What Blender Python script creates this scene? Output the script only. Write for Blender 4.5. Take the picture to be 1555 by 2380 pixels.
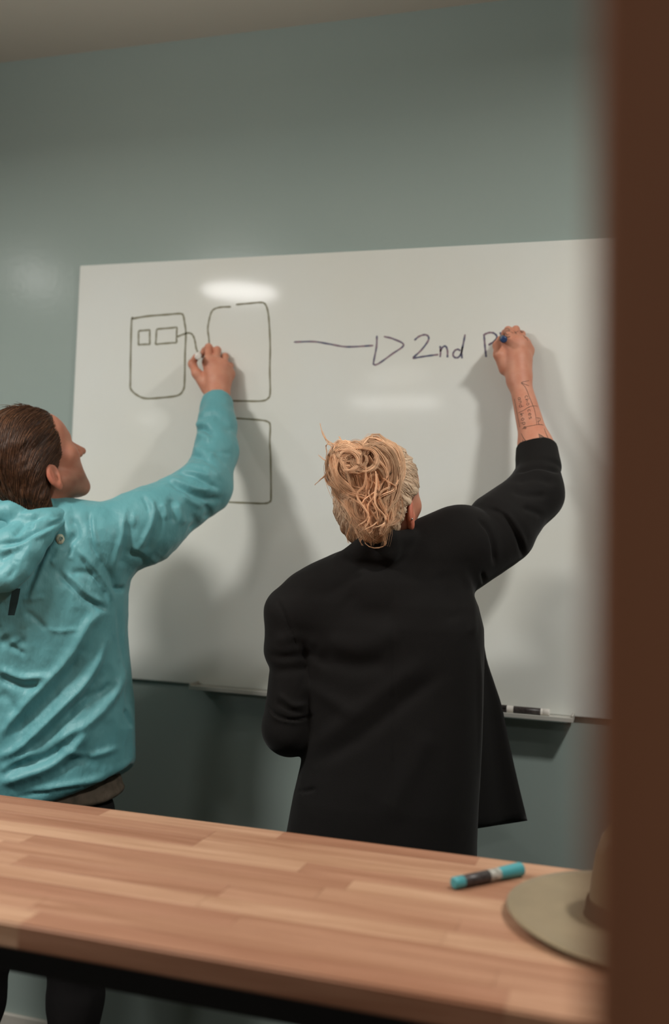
import bpy, bmesh, math, random
import numpy as np
from mathutils import Vector, Matrix
from mathutils.bvhtree import BVHTree

random.seed(7); RNG = np.random.default_rng(7)
for o in list(bpy.data.objects): bpy.data.objects.remove(o)
SC = bpy.context.scene; COL = SC.collection

# ------------------------------------------------------------------ camera
IW, IH, FPX = 1555.0, 2380.0, 2380*35/36.0
YAW, PITCH, ROLL, CD, CH = 0.3002, 0.0343, 0.0388, 2.569, 1.5
_f = np.array([-math.sin(YAW)*math.cos(PITCH), math.cos(YAW)*math.cos(PITCH), math.sin(PITCH)])
_r0 = np.array([math.cos(YAW), math.sin(YAW), 0.0]); _u0 = np.cross(_r0, _f)
CR = math.cos(ROLL)*_r0+math.sin(ROLL)*_u0; CU = -math.sin(ROLL)*_r0+math.cos(ROLL)*_u0; CF = _f
CC = np.array([0.0, -CD, CH])
cd = bpy.data.cameras.new('camera'); cam = bpy.data.objects.new('camera', cd); COL.objects.link(cam)
cam.matrix_world = Matrix(((CR[0], CU[0], -CF[0], CC[0]), (CR[1], CU[1], -CF[1], CC[1]), (CR[2], CU[2], -CF[2], CC[2]), (0, 0, 0, 1)))
cd.sensor_fit = 'VERTICAL'; cd.sensor_height = 36; cd.sensor_width = 24; cd.lens = 35; cd.clip_start = 0.02
cd.dof.use_dof = True; cd.dof.focus_distance = 2.1; cd.dof.aperture_fstop = 1.7
SC.camera = cam

# ------------------------------------------------------------------ world, lamps, exposure
wd = bpy.data.worlds.new('world'); SC.world = wd; wd.use_nodes = True
wd.node_tree.nodes['Background'].inputs[0].default_value = (0.9, 0.85, 0.8, 1)
wd.node_tree.nodes['Background'].inputs[1].default_value = 0.02
def lamp(name, loc, power, size, color=(1, .98, .94), rot=(0, 0, 0), size_y=None, spread=180):
    l = bpy.data.lights.new(name, 'AREA'); l.energy = power; l.color = color
    l.shape = 'RECTANGLE' if size_y else 'DISK'; l.size = size
    if size_y: l.size_y = size_y
    l.spread = math.radians(spread)
    o = bpy.data.objects.new(name, l); o.location = loc; o.rotation_euler = rot; COL.objects.link(o); return o
UP = (math.pi, 0, 0)
for lx, ly, lz, pw in ((0.64, -1.14, 2.80, 28), (-1.84, -1.76, 2.68, 42), (-2.97, -1.76, 2.80, 10)):   # pendants over the table: down, and a little up
    lamp('pendant_light', (lx, ly, lz), pw, .18 if lx > 0 else (.36 if ly*lx < 4 else .16)); lamp('pendant_light', (lx, ly, lz+.03), pw*.08, .18, rot=UP)
lamp('ceiling_fill', (-1.1, -1.9, 2.3), 9, .3, rot=(math.radians(180-30), 0, 0), spread=150)  # added fill, not a fixture of the room: brightens the ceiling near the wall
lamp('post_fill', (0.9, -3.4, 2.75), 9, .3)  # invented fill behind the camera, lifts the near post and the figures' backs
lamp('tube_light', (-2.30, -6.70, 2.90), 17, .85, size_y=.05, rot=(math.radians(60), 0, 0))
lamp('ceiling_light', (-5.70, -8.10, 2.93), 22, .30)
SC.view_settings.view_transform = 'Standard'; SC.view_settings.look = 'None'
SC.view_settings.exposure = 0.0; SC.view_settings.gamma = 1.0; SC.view_settings.use_curve_mapping = False

# ------------------------------------------------------------------ helpers
def ray(px, py): return CF+(px-IW/2)/FPX*CR-(py-IH/2)/FPX*CU
def W(px, py, z): return CC+z*ray(px, py)                # picture point at a given distance -> place in the room
def on_plane(px, py, axis, val):
    d = ray(px, py); return CC+d*((val-CC[axis])/d[axis])
def wall_at(px, py, off=0.0): return on_plane(px, py, 1, -off)
def to_px(V):
    v = np.asarray(V)-CC; z = v@CF
    return np.stack([IW/2+FPX*(v@CR)/z, IH/2-FPX*(v@CU)/z], -1), z
def S(r, g, b):  # sRGB 0-255 -> linear
    f = lambda c: c/12.92 if c <= .04045 else ((c+.055)/1.055)**2.4
    return (f(r/255), f(g/255), f(b/255), 1)

def mk(name, v, f, mat=None, parent=None, smooth=False, col=None):
    m = bpy.data.meshes.new(name)
    v = np.asarray(v, dtype=np.float32)
    if isinstance(f, np.ndarray) and f.ndim == 2:
        n, k = f.shape
        m.vertices.add(len(v)); m.vertices.foreach_set('co', v.ravel())
        m.loops.add(n*k); m.loops.foreach_set('vertex_index', f.astype(np.int32).ravel())
        m.polygons.add(n); m.polygons.foreach_set('loop_start', np.arange(0, n*k, k, dtype=np.int32))
        try: m.polygons.foreach_set('loop_total', np.full(n, k, dtype=np.int32))
        except Exception: pass
        m.update(calc_edges=True); m.validate()
    else:
        m.from_pydata([tuple(map(float, p)) for p in v], [], [tuple(map(int, q)) for q in f]); m.update()
    if smooth: m.polygons.foreach_set('use_smooth', np.ones(len(m.polygons), dtype=bool))
    if col is not None:
        a = m.color_attributes.new('tint', 'FLOAT_COLOR', 'POINT')
        c = np.ones((len(v), 4), np.float32); c[:, :3] = np.asarray(col)[:, :3] if np.asarray(col).ndim == 2 else np.repeat(np.asarray(col)[:, None], 3, 1)
        a.data.foreach_set('color', c.ravel())
    if mat: m.materials.append(mat)
    o = bpy.data.objects.new(name, m); COL.objects.link(o)
    if parent: o.parent = parent
    return o
def tag(o, label, cat, group=None, kind=None):
    if label: o['label'] = label
    if cat: o['category'] = cat
    if group: o['group'] = group
    if kind: o['kind'] = kind
    return o
def empty(name, loc, label, cat, group=None):
    o = bpy.data.objects.new(name, None); o.empty_display_size = .05; COL.objects.link(o); o.location = tuple(map(float, loc))
    return tag(o, label, cat, group)
def adopt(o, parent):      # parent without moving (mesh built in room coordinates)
    o.parent = parent; o.matrix_parent_inverse = Matrix.Translation(parent.location).inverted() if parent.rotation_euler[:] == (0, 0, 0) else parent.matrix_world.inverted()
    return o
def box(name, lo, hi, mat, parent=None, bevel=0.0, segs=2):
    bm = bmesh.new(); bmesh.ops.create_cube(bm, size=1)
    lo, hi = np.array(lo, float), np.array(hi, float)
    for v in bm.verts: v.co = Vector((lo+hi)/2+np.array(v.co)*(hi-lo))
    if bevel: bmesh.ops.bevel(bm, geom=bm.edges[:], offset=bevel, segments=segs, affect='EDGES', profile=.5)
    m = bpy.data.meshes.new(name); bm.to_mesh(m); bm.free(); m.materials.append(mat)
    o = bpy.data.objects.new(name, m); COL.objects.link(o)
    if parent: adopt(o, parent)
    return o
def struct(o): o['kind'] = 'structure'; return o
def lathe(name, prof, mat, n=40, parent=None, flare=None, smooth=True):   # prof: (radius, height) along local z
    v = []; f = []
    for r, h in prof:
        for i in range(n):
            a = 2*math.pi*i/n; v.append((r*math.cos(a), r*math.sin(a), h))
    for j in range(len(prof)-1):
        for i in range(n):
            a, b = j*n+i, j*n+(i+1) % n; f.append((a, b, b+n, a+n))
    f.append(tuple(range(n))[::-1]); f.append(tuple((len(prof)-1)*n+i for i in range(n)))
    o = mk(name, v, f, mat, parent)
    for p in o.data.polygons: p.use_smooth = smooth and len(p.vertices) == 4
    return o

# --- tubes (strands, strokes): many polylines into one mesh
def tubes(paths, radii, sides=4, taper=.35):
    V = []; F = []; T = []; base = 0
    ang = np.arange(sides)*2*math.pi/sides
    for k, p in enumerate(paths):
        p = np.asarray(p, float); n = len(p); r = radii[k] if hasattr(radii, '__len__') else radii
        t = np.gradient(p, axis=0); t /= np.linalg.norm(t, axis=1)[:, None]+1e-9
        ref = np.array([.31, .17, .93]) if abs(t[0] @ np.array([.31, .17, .93])) < .9 else np.array([1., 0, 0])
        a = np.cross(t, ref); a /= np.linalg.norm(a, axis=1)[:, None]+1e-9; b = np.cross(t, a)
        s = np.linspace(0, 1, n); rr = r*(taper+(1-taper)*np.sin(np.pi*np.clip(s*.9+.08, 0, 1))**.6)
        ring = p[:, None, :]+rr[:, None, None]*(np.cos(ang)[None, :, None]*a[:, None, :]+np.sin(ang)[None, :, None]*b[:, None, :])
        V.append(ring.reshape(-1, 3)); T.append(np.full(n*sides, RNG.random()))
        i = np.arange(n-1)[:, None]*sides; j = np.arange(sides)[None, :]; j2 = (j+1) % sides
        q = np.stack([i+j, i+j2, i+sides+j2, i+sides+j], -1).reshape(-1, 4)+base
        F.append(q); base += n*sides
    return np.concatenate(V), np.concatenate(F), np.concatenate(T)
def spline(pts, n):        # Catmull-Rom through pts
    P = np.asarray(pts, float); P = np.vstack([2*P[0]-P[1], P, 2*P[-1]-P[-2]])
    u = np.linspace(0, len(P)-3-1e-6, n); i = u.astype(int); t = (u-i)[:, None]
    a, b, c, d = P[i], P[i+1], P[i+2], P[i+3]
    return .5*(2*b+(c-a)*t+(2*a-5*b+4*c-d)*t*t+(3*b-a-3*c+d)*t**3)

# --- distance-field modelling
def ln(v): return np.sqrt((v*v).sum(-1))
def smin(a, b, k):
    h = np.maximum(k-np.abs(a-b), 0)/k; return np.minimum(a, b)-h*h*k*.25
def smax(a, b, k): return -smin(-a, -b, k)
def ell(P, c, r):
    q = (P-np.asarray(c))/np.asarray(r); k0 = ln(q); k1 = ln(q/np.asarray(r))+1e-9
    return k0*(k0-1)/k1
def sph(P, c, r): return ln(P-np.asarray(c))-r
def cone(P, a, b, ra, rb):
    a = np.asarray(a, float); b = np.asarray(b, float); d = b-a
    t = np.clip(((P-a)@d)/(d@d+1e-12), 0, 1); return ln(P-a-t[:, None]*d)-(ra+(rb-ra)*t)
def chain(P, pts, rs, k=.02):
    d = cone(P, pts[0], pts[1], rs[0], rs[1])
    for i in range(1, len(pts)-1): d = smin(d, cone(P, pts[i], pts[i+1], rs[i], rs[i+1]), k)
    return d
def loft(P, zs, cx, cy, hx, hy, n=2.4, ax=(1, 0), top=0.02):     # stack of superellipses along world z; ax = horizontal axis of hx
    z = P[:, 2]; f = lambda a: np.interp(z, zs, a)
    ax = np.asarray(ax, float); ay = np.array([-ax[1], ax[0]])
    dx, dy = P[:, 0]-f(cx), P[:, 1]-f(cy); u = dx*ax[0]+dy*ax[1]; w = dx*ay[0]+dy*ay[1]
    a, b = f(hx), f(hy); q = (np.abs(u/a)**n+np.abs(w/b)**n)**(1/n)
    d = (q-1)*np.minimum(a, b)
    return smax(d, np.maximum(zs[0]-z, z-zs[-1]), top)
def surfnet(f, lo, hi, r, smooth=1):
    lo = np.asarray(lo, float); hi = np.asarray(hi, float); B = 8
    nb = np.ceil((hi-lo)/(r*B)).astype(int)+1; n = nb*B
    g = np.stack(np.meshgrid(*[np.arange(k) for k in nb], indexing='ij'), -1).reshape(-1, 3)
    cc = lo+(g*B+(B-1)/2)*r; dc = f(cc)
    G = np.empty(tuple(n), np.float32)
    G.reshape(nb[0], B, nb[1], B, nb[2], B)[:] = np.where(dc < 0, -1, 1).reshape(nb[0], 1, nb[1], 1, nb[2], 1)
    act = g[np.abs(dc) < B*r*1.35+.004]
    off = np.stack(np.meshgrid(*[np.arange(B)]*3, indexing='ij'), -1).reshape(-1, 3)
    for s in range(0, len(act), 400):
        ii = (act[s:s+400, None, :]*B+off[None]).reshape(-1, 3)
        G[ii[:, 0], ii[:, 1], ii[:, 2]] = f(lo+ii*r)
    s = G < 0
    c = np.zeros(tuple(n-1), np.int8)
    for dx in (0, 1):
        for dy in (0, 1):
            for dz in (0, 1): c += s[dx:n[0]-1+dx, dy:n[1]-1+dy, dz:n[2]-1+dz]
    cells = np.argwhere((c > 0) & (c < 8)); idx = np.full(tuple(n-1), -1, np.int32); idx[tuple(cells.T)] = np.arange(len(cells))
    acc = np.zeros((len(cells), 3)); cnt = np.zeros(len(cells))
    cor = [(a, b, d) for a in (0, 1) for b in (0, 1) for d in (0, 1)]
    for a in cor:
        for ax in range(3):
            if a[ax]: continue
            b = list(a); b[ax] = 1
            A = cells+np.array(a); Bc = cells+np.array(b)
            va = G[tuple(A.T)]; vb = G[tuple(Bc.T)]; m = (va < 0) != (vb < 0)
            t = va[m]/(va[m]-vb[m]); p = A[m].astype(float); p[:, ax] += t; acc[m] += p; cnt[m] += 1
    V = lo+acc/cnt[:, None]*r
    Q = []
    for ax in range(3):
        sl0 = [slice(None)]*3; sl1 = [slice(None)]*3; sl0[ax] = slice(0, n[ax]-1); sl1[ax] = slice(1, n[ax])
        e = np.argwhere(s[tuple(sl0)] != s[tuple(sl1)]); o1, o2 = [(1, 2), (2, 0), (0, 1)][ax]
        ok = (e[:, o1] > 0) & (e[:, o2] > 0) & (e[:, o1] < n[o1]-1) & (e[:, o2] < n[o2]-1); e = e[ok]
        def ci(d1, d2):
            q = e.copy(); q[:, o1] -= d1; q[:, o2] -= d2; return idx[tuple(q.T)]
        q = np.stack([ci(1, 1), ci(0, 1), ci(0, 0), ci(1, 0)], -1)
        flip = ~s[tuple(e.T)]; q[flip] = q[flip][:, ::-1]; Q.append(q)
    Q = np.concatenate(Q); Q = Q[(Q >= 0).all(1)]
    for _ in range(smooth): V = relax(V, Q, .5)
    return V, Q
def relax(V, Q, w):
    a = np.zeros_like(V); c = np.zeros(len(V)); k = Q.shape[1]
    for i in range(k):
        np.add.at(a, Q[:, i], V[Q[:, (i+1) % k]]); np.add.at(c, Q[:, i], 1)
    return V*(1-w)+w*a/np.maximum(c, 1)[:, None]
def vnorm(V, Q):
    n = np.cross(V[Q[:, 2]]-V[Q[:, 0]], V[Q[:, 3]]-V[Q[:, 1]]); N = np.zeros_like(V)
    for i in range(4): np.add.at(N, Q[:, i], n)
    return N/(ln(N)[:, None]+1e-12)
def _hash(i):
    h = (i[..., 0]*374761393+i[..., 1]*668265263+i[..., 2]*2147483647+1274126177) & 0xffffffff
    h = ((h ^ (h >> 13))*1274126177) & 0xffffffff; return ((h ^ (h >> 16)) & 0xffff)/65535.0
def noise(P):
    i = np.floor(P).astype(np.int64); f = P-i; u = f*f*(3-2*f); r = 0
    for a in (0, 1):
        for b in (0, 1):
            for c in (0, 1):
                w = (u[..., 0] if a else 1-u[..., 0])*(u[..., 1] if b else 1-u[..., 1])*(u[..., 2] if c else 1-u[..., 2])
                r = r+w*_hash(i+np.array([a, b, c]))
    return r*2-1
def seg_dist(X, pts):       # 2-D distance to polyline, and position along it 0..1
    pts = np.asarray(pts, float); best = np.full(len(X), 1e9); tt = np.zeros(len(X)); L = np.r_[0, np.cumsum(ln(np.diff(pts, axis=0)))]
    for i in range(len(pts)-1):
        a, d = pts[i], pts[i+1]-pts[i]; t = np.clip(((X-a)@d)/(d@d), 0, 1); q = ln(X-a-t[:, None]*d)
        m = q < best; best[m] = q[m]; tt[m] = (L[i]+t[m]*ln(d))/L[-1]
    return best, tt
def folds(V, N, lines):     # cloth folds: measured ridge / valley lines pressed into the surface that faces the viewer
    X, z = to_px(V); view = CC-V; view /= ln(view)[:, None]
    fac = np.clip(((N*view).sum(1)-.05)/.3, 0, 1); h = np.zeros(len(V))
    for pts, w, amp in lines:
        pts = np.asarray(pts, float); lo = pts.min(0)-3*w; hi = pts.max(0)+3*w
        m = ((X > lo) & (X < hi)).all(1)
        if not m.any(): continue
        if len(pts) > 2: pts = spline(pts, 4*len(pts))
        d, t = seg_dist(X[m], pts)
        h[m] += amp*np.exp(-(d/w)**2)*np.clip(np.minimum(t, 1-t)*6+.25, 0, 1)
    return h*fac

# ------------------------------------------------------------------ materials
def mat(name, col, rough=.6, spec=.4, sheen=0, bump=None, var=None, tint=False, sss=0, coat=0, metal=0):
    m = bpy.data.materials.new(name); m.use_nodes = True; nt = m.node_tree; b = nt.nodes['Principled BSDF']; L = nt.links.new
    b.inputs['Base Color'].default_value = col; b.inputs['Roughness'].default_value = rough
    b.inputs['Specular IOR Level'].default_value = spec; b.inputs['Metallic'].default_value = metal
    if sheen: b.inputs['Sheen Weight'].default_value = sheen; b.inputs['Sheen Roughness'].default_value = .4
    if sss:
        b.inputs['Subsurface Weight'].default_value = sss; b.inputs['Subsurface Radius'].default_value = (.012, .004, .002); b.inputs['Subsurface Scale'].default_value = 1
    if coat: b.inputs['Coat Weight'].default_value = coat; b.inputs['Coat Roughness'].default_value = .1
    tc = nt.nodes.new('ShaderNodeTexCoord')
    src = None
    if var:      # (scale xyz, colour2, amount, detail)
        mp = nt.nodes.new('ShaderNodeMapping'); mp.inputs['Scale'].default_value = var[0]
        nz = nt.nodes.new('ShaderNodeTexNoise'); nz.inputs['Scale'].default_value = 1; nz.inputs['Detail'].default_value = var[3]
        L(tc.outputs['Object'], mp.inputs[0]); L(mp.outputs[0], nz.inputs['Vector'])
        rp = nt.nodes.new('ShaderNodeValToRGB'); rp.color_ramp.elements[0].position = .5-var[2]; rp.color_ramp.elements[1].position = .5+var[2]
        rp.color_ramp.elements[0].color = col; rp.color_ramp.elements[1].color = var[1]
        L(nz.outputs['Fac'], rp.inputs[0]); src = rp.outputs[0]
    if tint:
        at = nt.nodes.new('ShaderNodeAttribute'); at.attribute_name = 'tint'
        mx = nt.nodes.new('ShaderNodeMix'); mx.data_type = 'RGBA'; mx.blend_type = 'MULTIPLY'; mx.inputs['Factor'].default_value = 1
        if src: L(src, mx.inputs['A'])
        else: mx.inputs['A'].default_value = col
        L(at.outputs['Color'], mx.inputs['B']); src = mx.outputs['Result']
    if src: L(src, b.inputs['Base Color'])
    if bump:     # (scale xyz, strength, distance, detail)
        mp = nt.nodes.new('ShaderNodeMapping'); mp.inputs['Scale'].default_value = bump[0]
        nz = nt.nodes.new('ShaderNodeTexNoise'); nz.inputs['Scale'].default_value = 1; nz.inputs['Detail'].default_value = bump[3]
        bp = nt.nodes.new('ShaderNodeBump'); bp.inputs['Strength'].default_value = bump[1]; bp.inputs['Distance'].default_value = bump[2]
        L(tc.outputs['Object'], mp.inputs[0]); L(mp.outputs[0], nz.inputs['Vector']); L(nz.outputs['Fac'], bp.inputs['Height']); L(bp.outputs[0], b.inputs['Normal'])
    return m
M = {}
M['wall'] = mat('wall_paint', S(156, 168, 162), .20, .14, var=((.8, .8, .8), S(148, 162, 157), .2, 3), bump=((60, 60, 60), .12, .002, 3))
M['ceiling'] = mat('ceiling_paint', S(222, 216, 204), .9, .1, bump=((90, 90, 90), .1, .002, 2))
M['floor'] = mat('carpet', S(66, 62, 58), .95, .05, var=((60, 60, 60), S(48, 46, 44), .2, 4), bump=((200, 200, 200), .5, .004, 2))
M['base'] = mat('baseboard_paint', S(190, 185, 175), .5, .3)
M['jamb'] = mat('dark_wood', S(172, 116, 86), .6, .2, var=((25, 25, 1.2), S(140, 90, 64), .3, 5), bump=((60, 60, 3), .2, .002, 4))
M['board'] = mat('whiteboard_gloss', S(222, 226, 224), .08, .045, var=((1.5, 1.5, 1.5), S(218, 216, 204), .3, 4))
M['tray'] = mat('tray_metal', S(200, 198, 190), .45, .5, metal=.2)
M['ink_brown'] = mat('marker_ink_brown', S(124, 120, 96), .5, .2)
M['ink_blue'] = mat('marker_ink_blue', S(88, 90, 112), .5, .2, var=((60, 60, 60), S(135, 112, 122), .12, 1))
M['black_metal'] = mat('black_metal', S(28, 26, 25), .5, .4)
# ================================================================== setting
RX0, RX1, RY0, ZC = -6.6, 2.3, -9.0, 2.95
struct(box('floor', (RX0, RY0, -.1), (RX1, 0, 0), M['floor']))
struct(box('ceiling', (RX0, RY0, ZC), (RX1, .1, ZC+.1), M['ceiling']))
struct(box('wall_back', (RX0, 0, 0), (RX1, .1, ZC), M['wall']))
struct(box('wall_left', (RX0-.1, RY0, 0), (RX0, .1, ZC), M['wall']))
struct(box('wall_right', (RX1, RY0, 0), (RX1+.1, .1, ZC), M['wall']))
struct(box('wall_front', (RX0, RY0-.1, 0), (RX1, RY0, ZC), M['wall']))
struct(box('baseboard_back', (RX0, -.014, 0), (RX1, 0, .1), M['base'], bevel=.003))

# the dark post close to the lens
pj = W(1388, 1190, .37)
tr = box('trim_1', (0, -.05, 0), (.16, .05, ZC), M['jamb'], bevel=.004)
struct(tr); tr.location = (pj[0]+1.5*math.tan(.021), pj[1], 0); tr.rotation_euler = (0, -.021, 0)
box('stop_strip', (.045, .05, 0), (.11, .065, ZC), M['jamb'], bevel=.002)
ss = bpy.data.objects['stop_strip']; ss.parent = tr

# ================================================================== whiteboard
BY = .012                                   # its face stands this far off the wall
BX0, BX1, BZ0, BZ1 = -1.609, .79, 1.10, 2.30
wb = empty('whiteboard', ((BX0+BX1)/2, 0, BZ0), 'large frameless white glossy board with marker drawings on the grey green wall', 'whiteboard')
box('board_panel', (BX0, -BY, BZ0), (BX1, -.0005, BZ1), M['board'], wb, bevel=.003)
def ribbon(name, strokes, mt, width=.0054, n=10):
    V = []; F = []
    for st in strokes:
        p2 = spline(np.array(st, float), n*len(st)) if len(st) > 2 else np.linspace(st[0], st[1], 14)
        P = np.array([wall_at(x, y, BY+.0004) for x, y in p2])
        t = np.gradient(P, axis=0); t /= ln(t)[:, None]+1e-9
        nrm = np.stack([-t[:, 2], 0*t[:, 0], t[:, 0]], -1)
        s = np.arange(len(P)); w = width*(1+.12*np.sin(s*.7))*np.clip(np.minimum(s+1, len(P)-s)/2.0, .4, 1)
        b = len(V)
        for q, k, ww in zip(P, nrm, w): V += [q+k*ww/2, q-k*ww/2]
        for i in range(len(P)-1): F.append((b+2*i, b+2*i+1, b+2*i+3, b+2*i+2))
    o = mk(name, V, F, mt); adopt(o, wb); return o
def poly(pts):             # straight-sided strokes: dense points so that the corners stay corners
    out = []
    for a, b in zip(pts[:-1], pts[1:]):
        for t in np.linspace(0, 1, 6)[:-1]: out.append((a[0]+(b[0]-a[0])*t, a[1]+(b[1]-a[1])*t))
    return out+[pts[-1]]
BR, BL = M['ink_brown'], M['ink_blue']
ribbon('drawn_box', [[(306, 741), (342, 735), (390, 731), (419, 729), (426, 734), (429, 750), (432, 775), (430, 824), (429, 886), (426, 906), (413, 919), (378, 924), (339, 926), (318, 918), (304, 904), (303, 886), (304, 809), (306, 745), (310, 739)]], BR)
ribbon('drawn_box', [poly([(322, 769), (348, 767), (348, 800), (322, 801), (322, 769)])], BR, .0050, 3)
ribbon('drawn_box', [poly([(364, 765), (411, 761), (410, 796), (362, 800), (364, 765)])], BR, .0050, 3)
ribbon('drawn_line', [[(411, 783), (429, 776), (440, 774), (448, 779), (453, 792), (456, 809), (460, 818), (469, 823)]], BR, .0050)
ribbon('drawn_box', [[(537, 713), (513, 714), (497, 719), (490, 729), (485, 749), (483, 767), (486, 793), (488, 850), (488, 910), (497, 928), (529, 931), (568, 932), (607, 932), (623, 926), (628, 911), (627, 860), (628, 809), (626, 757), (623, 726), (617, 708), (607, 703), (580, 705), (548, 708)]], BR, .0048)
ribbon('drawn_box', [[(520, 972), (545, 972), (601, 976), (622, 980), (628, 990), (627, 1027), (629, 1066), (630, 1153), (627, 1166), (614, 1170), (580, 1169), (529, 1167), (505, 1165), (496, 1150), (496, 1060), (500, 985), (520, 972)]], BR, .0048)
for st in [[(683, 795), (729, 794), (768, 800), (807, 806), (868, 803)], [(876, 780), (875, 806), (869, 838), (869, 847), (880, 845), (911, 823), (938, 802), (915, 788), (892, 782)]]: ribbon('drawn_arrow', [st], BL, .0048)
HW = [[(963, 791), (974, 782), (988, 778), (996, 783), (994, 794), (978, 815), (959, 832)], [(959, 833), (988, 828), (1019, 824)],
    [(1023, 804), (1024, 818), (1023, 830)], [(1023, 817), (1029, 807), (1036, 805), (1040, 815), (1040, 831)],
    [(1070, 815), (1064, 812), (1057, 815), (1053, 823), (1056, 830), (1064, 831), (1071, 823), (1077, 798), (1081, 777)], [(1075, 806), (1073, 820), (1074, 833)],
    [(1125, 776), (1126, 790), (1128, 813), (1130, 830)], [(1126, 777), (1138, 773), (1149, 775), (1155, 783), (1150, 792), (1135, 802)], [(1163, 772), (1165, 784)]]
for g_ in (HW[0:2], HW[2:4], HW[4:6], HW[6:8], HW[8:9]):
    for st in g_: ribbon('pen_stroke', [st], BL, .0048)
# tray with a lip and turned-up ends
tz0 = 1.098
ty = empty('marker_tray', (-.66, -.03, tz0), 'thin pale metal marker tray along the bottom edge of the whiteboard', 'tray')
box('tray_shelf', (-1.17, -.066, tz0), (-.149, -BY, tz0+.003), M['tray'], ty, bevel=.001)
box('tray_lip', (-1.17, -.069, tz0-.004), (-.149, -.066, tz0+.007), M['tray'], ty, bevel=.001)
for xe in (-1.172, -.152): box('tray_end', (xe, -.068, tz0-.004), (xe+.005, -BY, tz0+.013), M['tray'], ty, bevel=.001)

# ================================================================== table
TZ = 1.0; TY0, TY1 = -1.446, -.912; TX0, TX1 = -2.3, .46; TT = .033
tb = empty('butcher_block_table', ((TX0+TX1)/2, (TY0+TY1)/2, 0), 'long counter-height table with a pale reddish butcher block top of glued wooden staves', 'table')
def wood(name, base):
    m = bpy.data.materials.new(name); m.use_nodes = True; nt = m.node_tree; b = nt.nodes['Principled BSDF']; L = nt.links.new
    tc = nt.nodes.new('ShaderNodeTexCoord'); oi = nt.nodes.new('ShaderNodeObjectInfo')
    ad = nt.nodes.new('ShaderNodeVectorMath'); ad.operation = 'MULTIPLY_ADD'
    cx = nt.nodes.new('ShaderNodeCombineXYZ')
    for k in range(3): L(oi.outputs['Random'], cx.inputs[k])
    ad.inputs[1].default_value = (37, 53, 71); L(cx.outputs[0], ad.inputs[0]); L(tc.outputs['Object'], ad.inputs[2])
    mp = nt.nodes.new('ShaderNodeMapping'); mp.inputs['Scale'].default_value = (2.2, 42, 42); L(ad.outputs[0], mp.inputs[0])
    nz = nt.nodes.new('ShaderNodeTexNoise'); nz.inputs['Scale'].default_value = 1.0; nz.inputs['Detail'].default_value = 5; nz.inputs['Distortion'].default_value = .8; L(mp.outputs[0], nz.inputs['Vector'])
    mp2 = nt.nodes.new('ShaderNodeMapping'); mp2.inputs['Scale'].default_value = (9, 420, 420); L(ad.outputs[0], mp2.inputs[0])
    n2 = nt.nodes.new('ShaderNodeTexNoise'); n2.inputs['Scale'].default_value = 1; n2.inputs['Detail'].default_value = 3; L(mp2.outputs[0], n2.inputs['Vector'])
    r1 = nt.nodes.new('ShaderNodeValToRGB'); cr = r1.color_ramp
    cr.elements[0].position = 0; cr.elements[0].color = base[0]; cr.elements[1].position = 1; cr.elements[1].color = base[2]
    e = cr.elements.new(.45); e.color = base[1]
    L(oi.outputs['Random'], r1.inputs[0])
    r2 = nt.nodes.new('ShaderNodeValToRGB'); r2.color_ramp.elements[0].position = .33; r2.color_ramp.elements[0].color = (.74, .66, .60, 1); r2.color_ramp.elements[1].position = .66; r2.color_ramp.elements[1].color = (1.0, 1.0, 1.0, 1)
    L(nz.outputs['Fac'], r2.inputs[0])
    r3 = nt.nodes.new('ShaderNodeValToRGB'); r3.color_ramp.elements[0].position = .3; r3.color_ramp.elements[0].color = (.85, .8, .76, 1); r3.color_ramp.elements[1].position = .55; r3.color_ramp.elements[1].color = (1, 1, 1, 1)
    L(n2.outputs['Fac'], r3.inputs[0])
    m1 = nt.nodes.new('ShaderNodeMix'); m1.data_type = 'RGBA'; m1.blend_type = 'MULTIPLY'; m1.inputs['Factor'].default_value = 1
    m2 = nt.nodes.new('ShaderNodeMix'); m2.data_type = 'RGBA'; m2.blend_type = 'MULTIPLY'; m2.inputs['Factor'].default_value = 1
    L(r1.outputs[0], m1.inputs['A']); L(r2.outputs[0], m1.inputs['B']); L(m1.outputs['Result'], m2.inputs['A']); L(r3.outputs[0], m2.inputs['B'])
    L(m2.outputs['Result'], b.inputs['Base Color'])
    b.inputs['Roughness'].default_value = .55; b.inputs['Specular IOR Level'].default_value = .3
    return m
M['wood'] = wood('butcher_block_wood', (S(164, 119, 94), S(178, 136, 109), S(196, 158, 129)))
nrow = 11; rh = (TY1-TY0)/nrow; lens = (.34, .42, .47, .55, .62); cache = {}
rr = random.Random(11)
def stave_mesh(L_, edge):
    if (L_, edge) in cache: return cache[(L_, edge)]
    bm = bmesh.new(); bmesh.ops.create_cube(bm, size=1)
    for v in bm.verts: v.co = Vector((v.co.x*(L_-.0003), v.co.y*(rh-.0003), v.co.z*TT))
    g = [e for e in bm.edges if all(abs(v.co.z-TT/2) < 1e-6 for v in e.verts)] if edge == 0 else [e for e in bm.edges if abs(e.verts[0].co.y-e.verts[1].co.y) < 1e-6 and e.verts[0].co.y*edge > 0 and abs(e.verts[0].co.x-e.verts[1].co.x) > .1]
    bmesh.ops.bevel(bm, geom=g, offset=.0004 if edge == 0 else .003, segments=1 if edge == 0 else 3, affect='EDGES')
    m = bpy.data.meshes.new('stave'); bm.to_mesh(m); bm.free(); m.materials.append(M['wood']); cache[(L_, edge)] = m; return m
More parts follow.
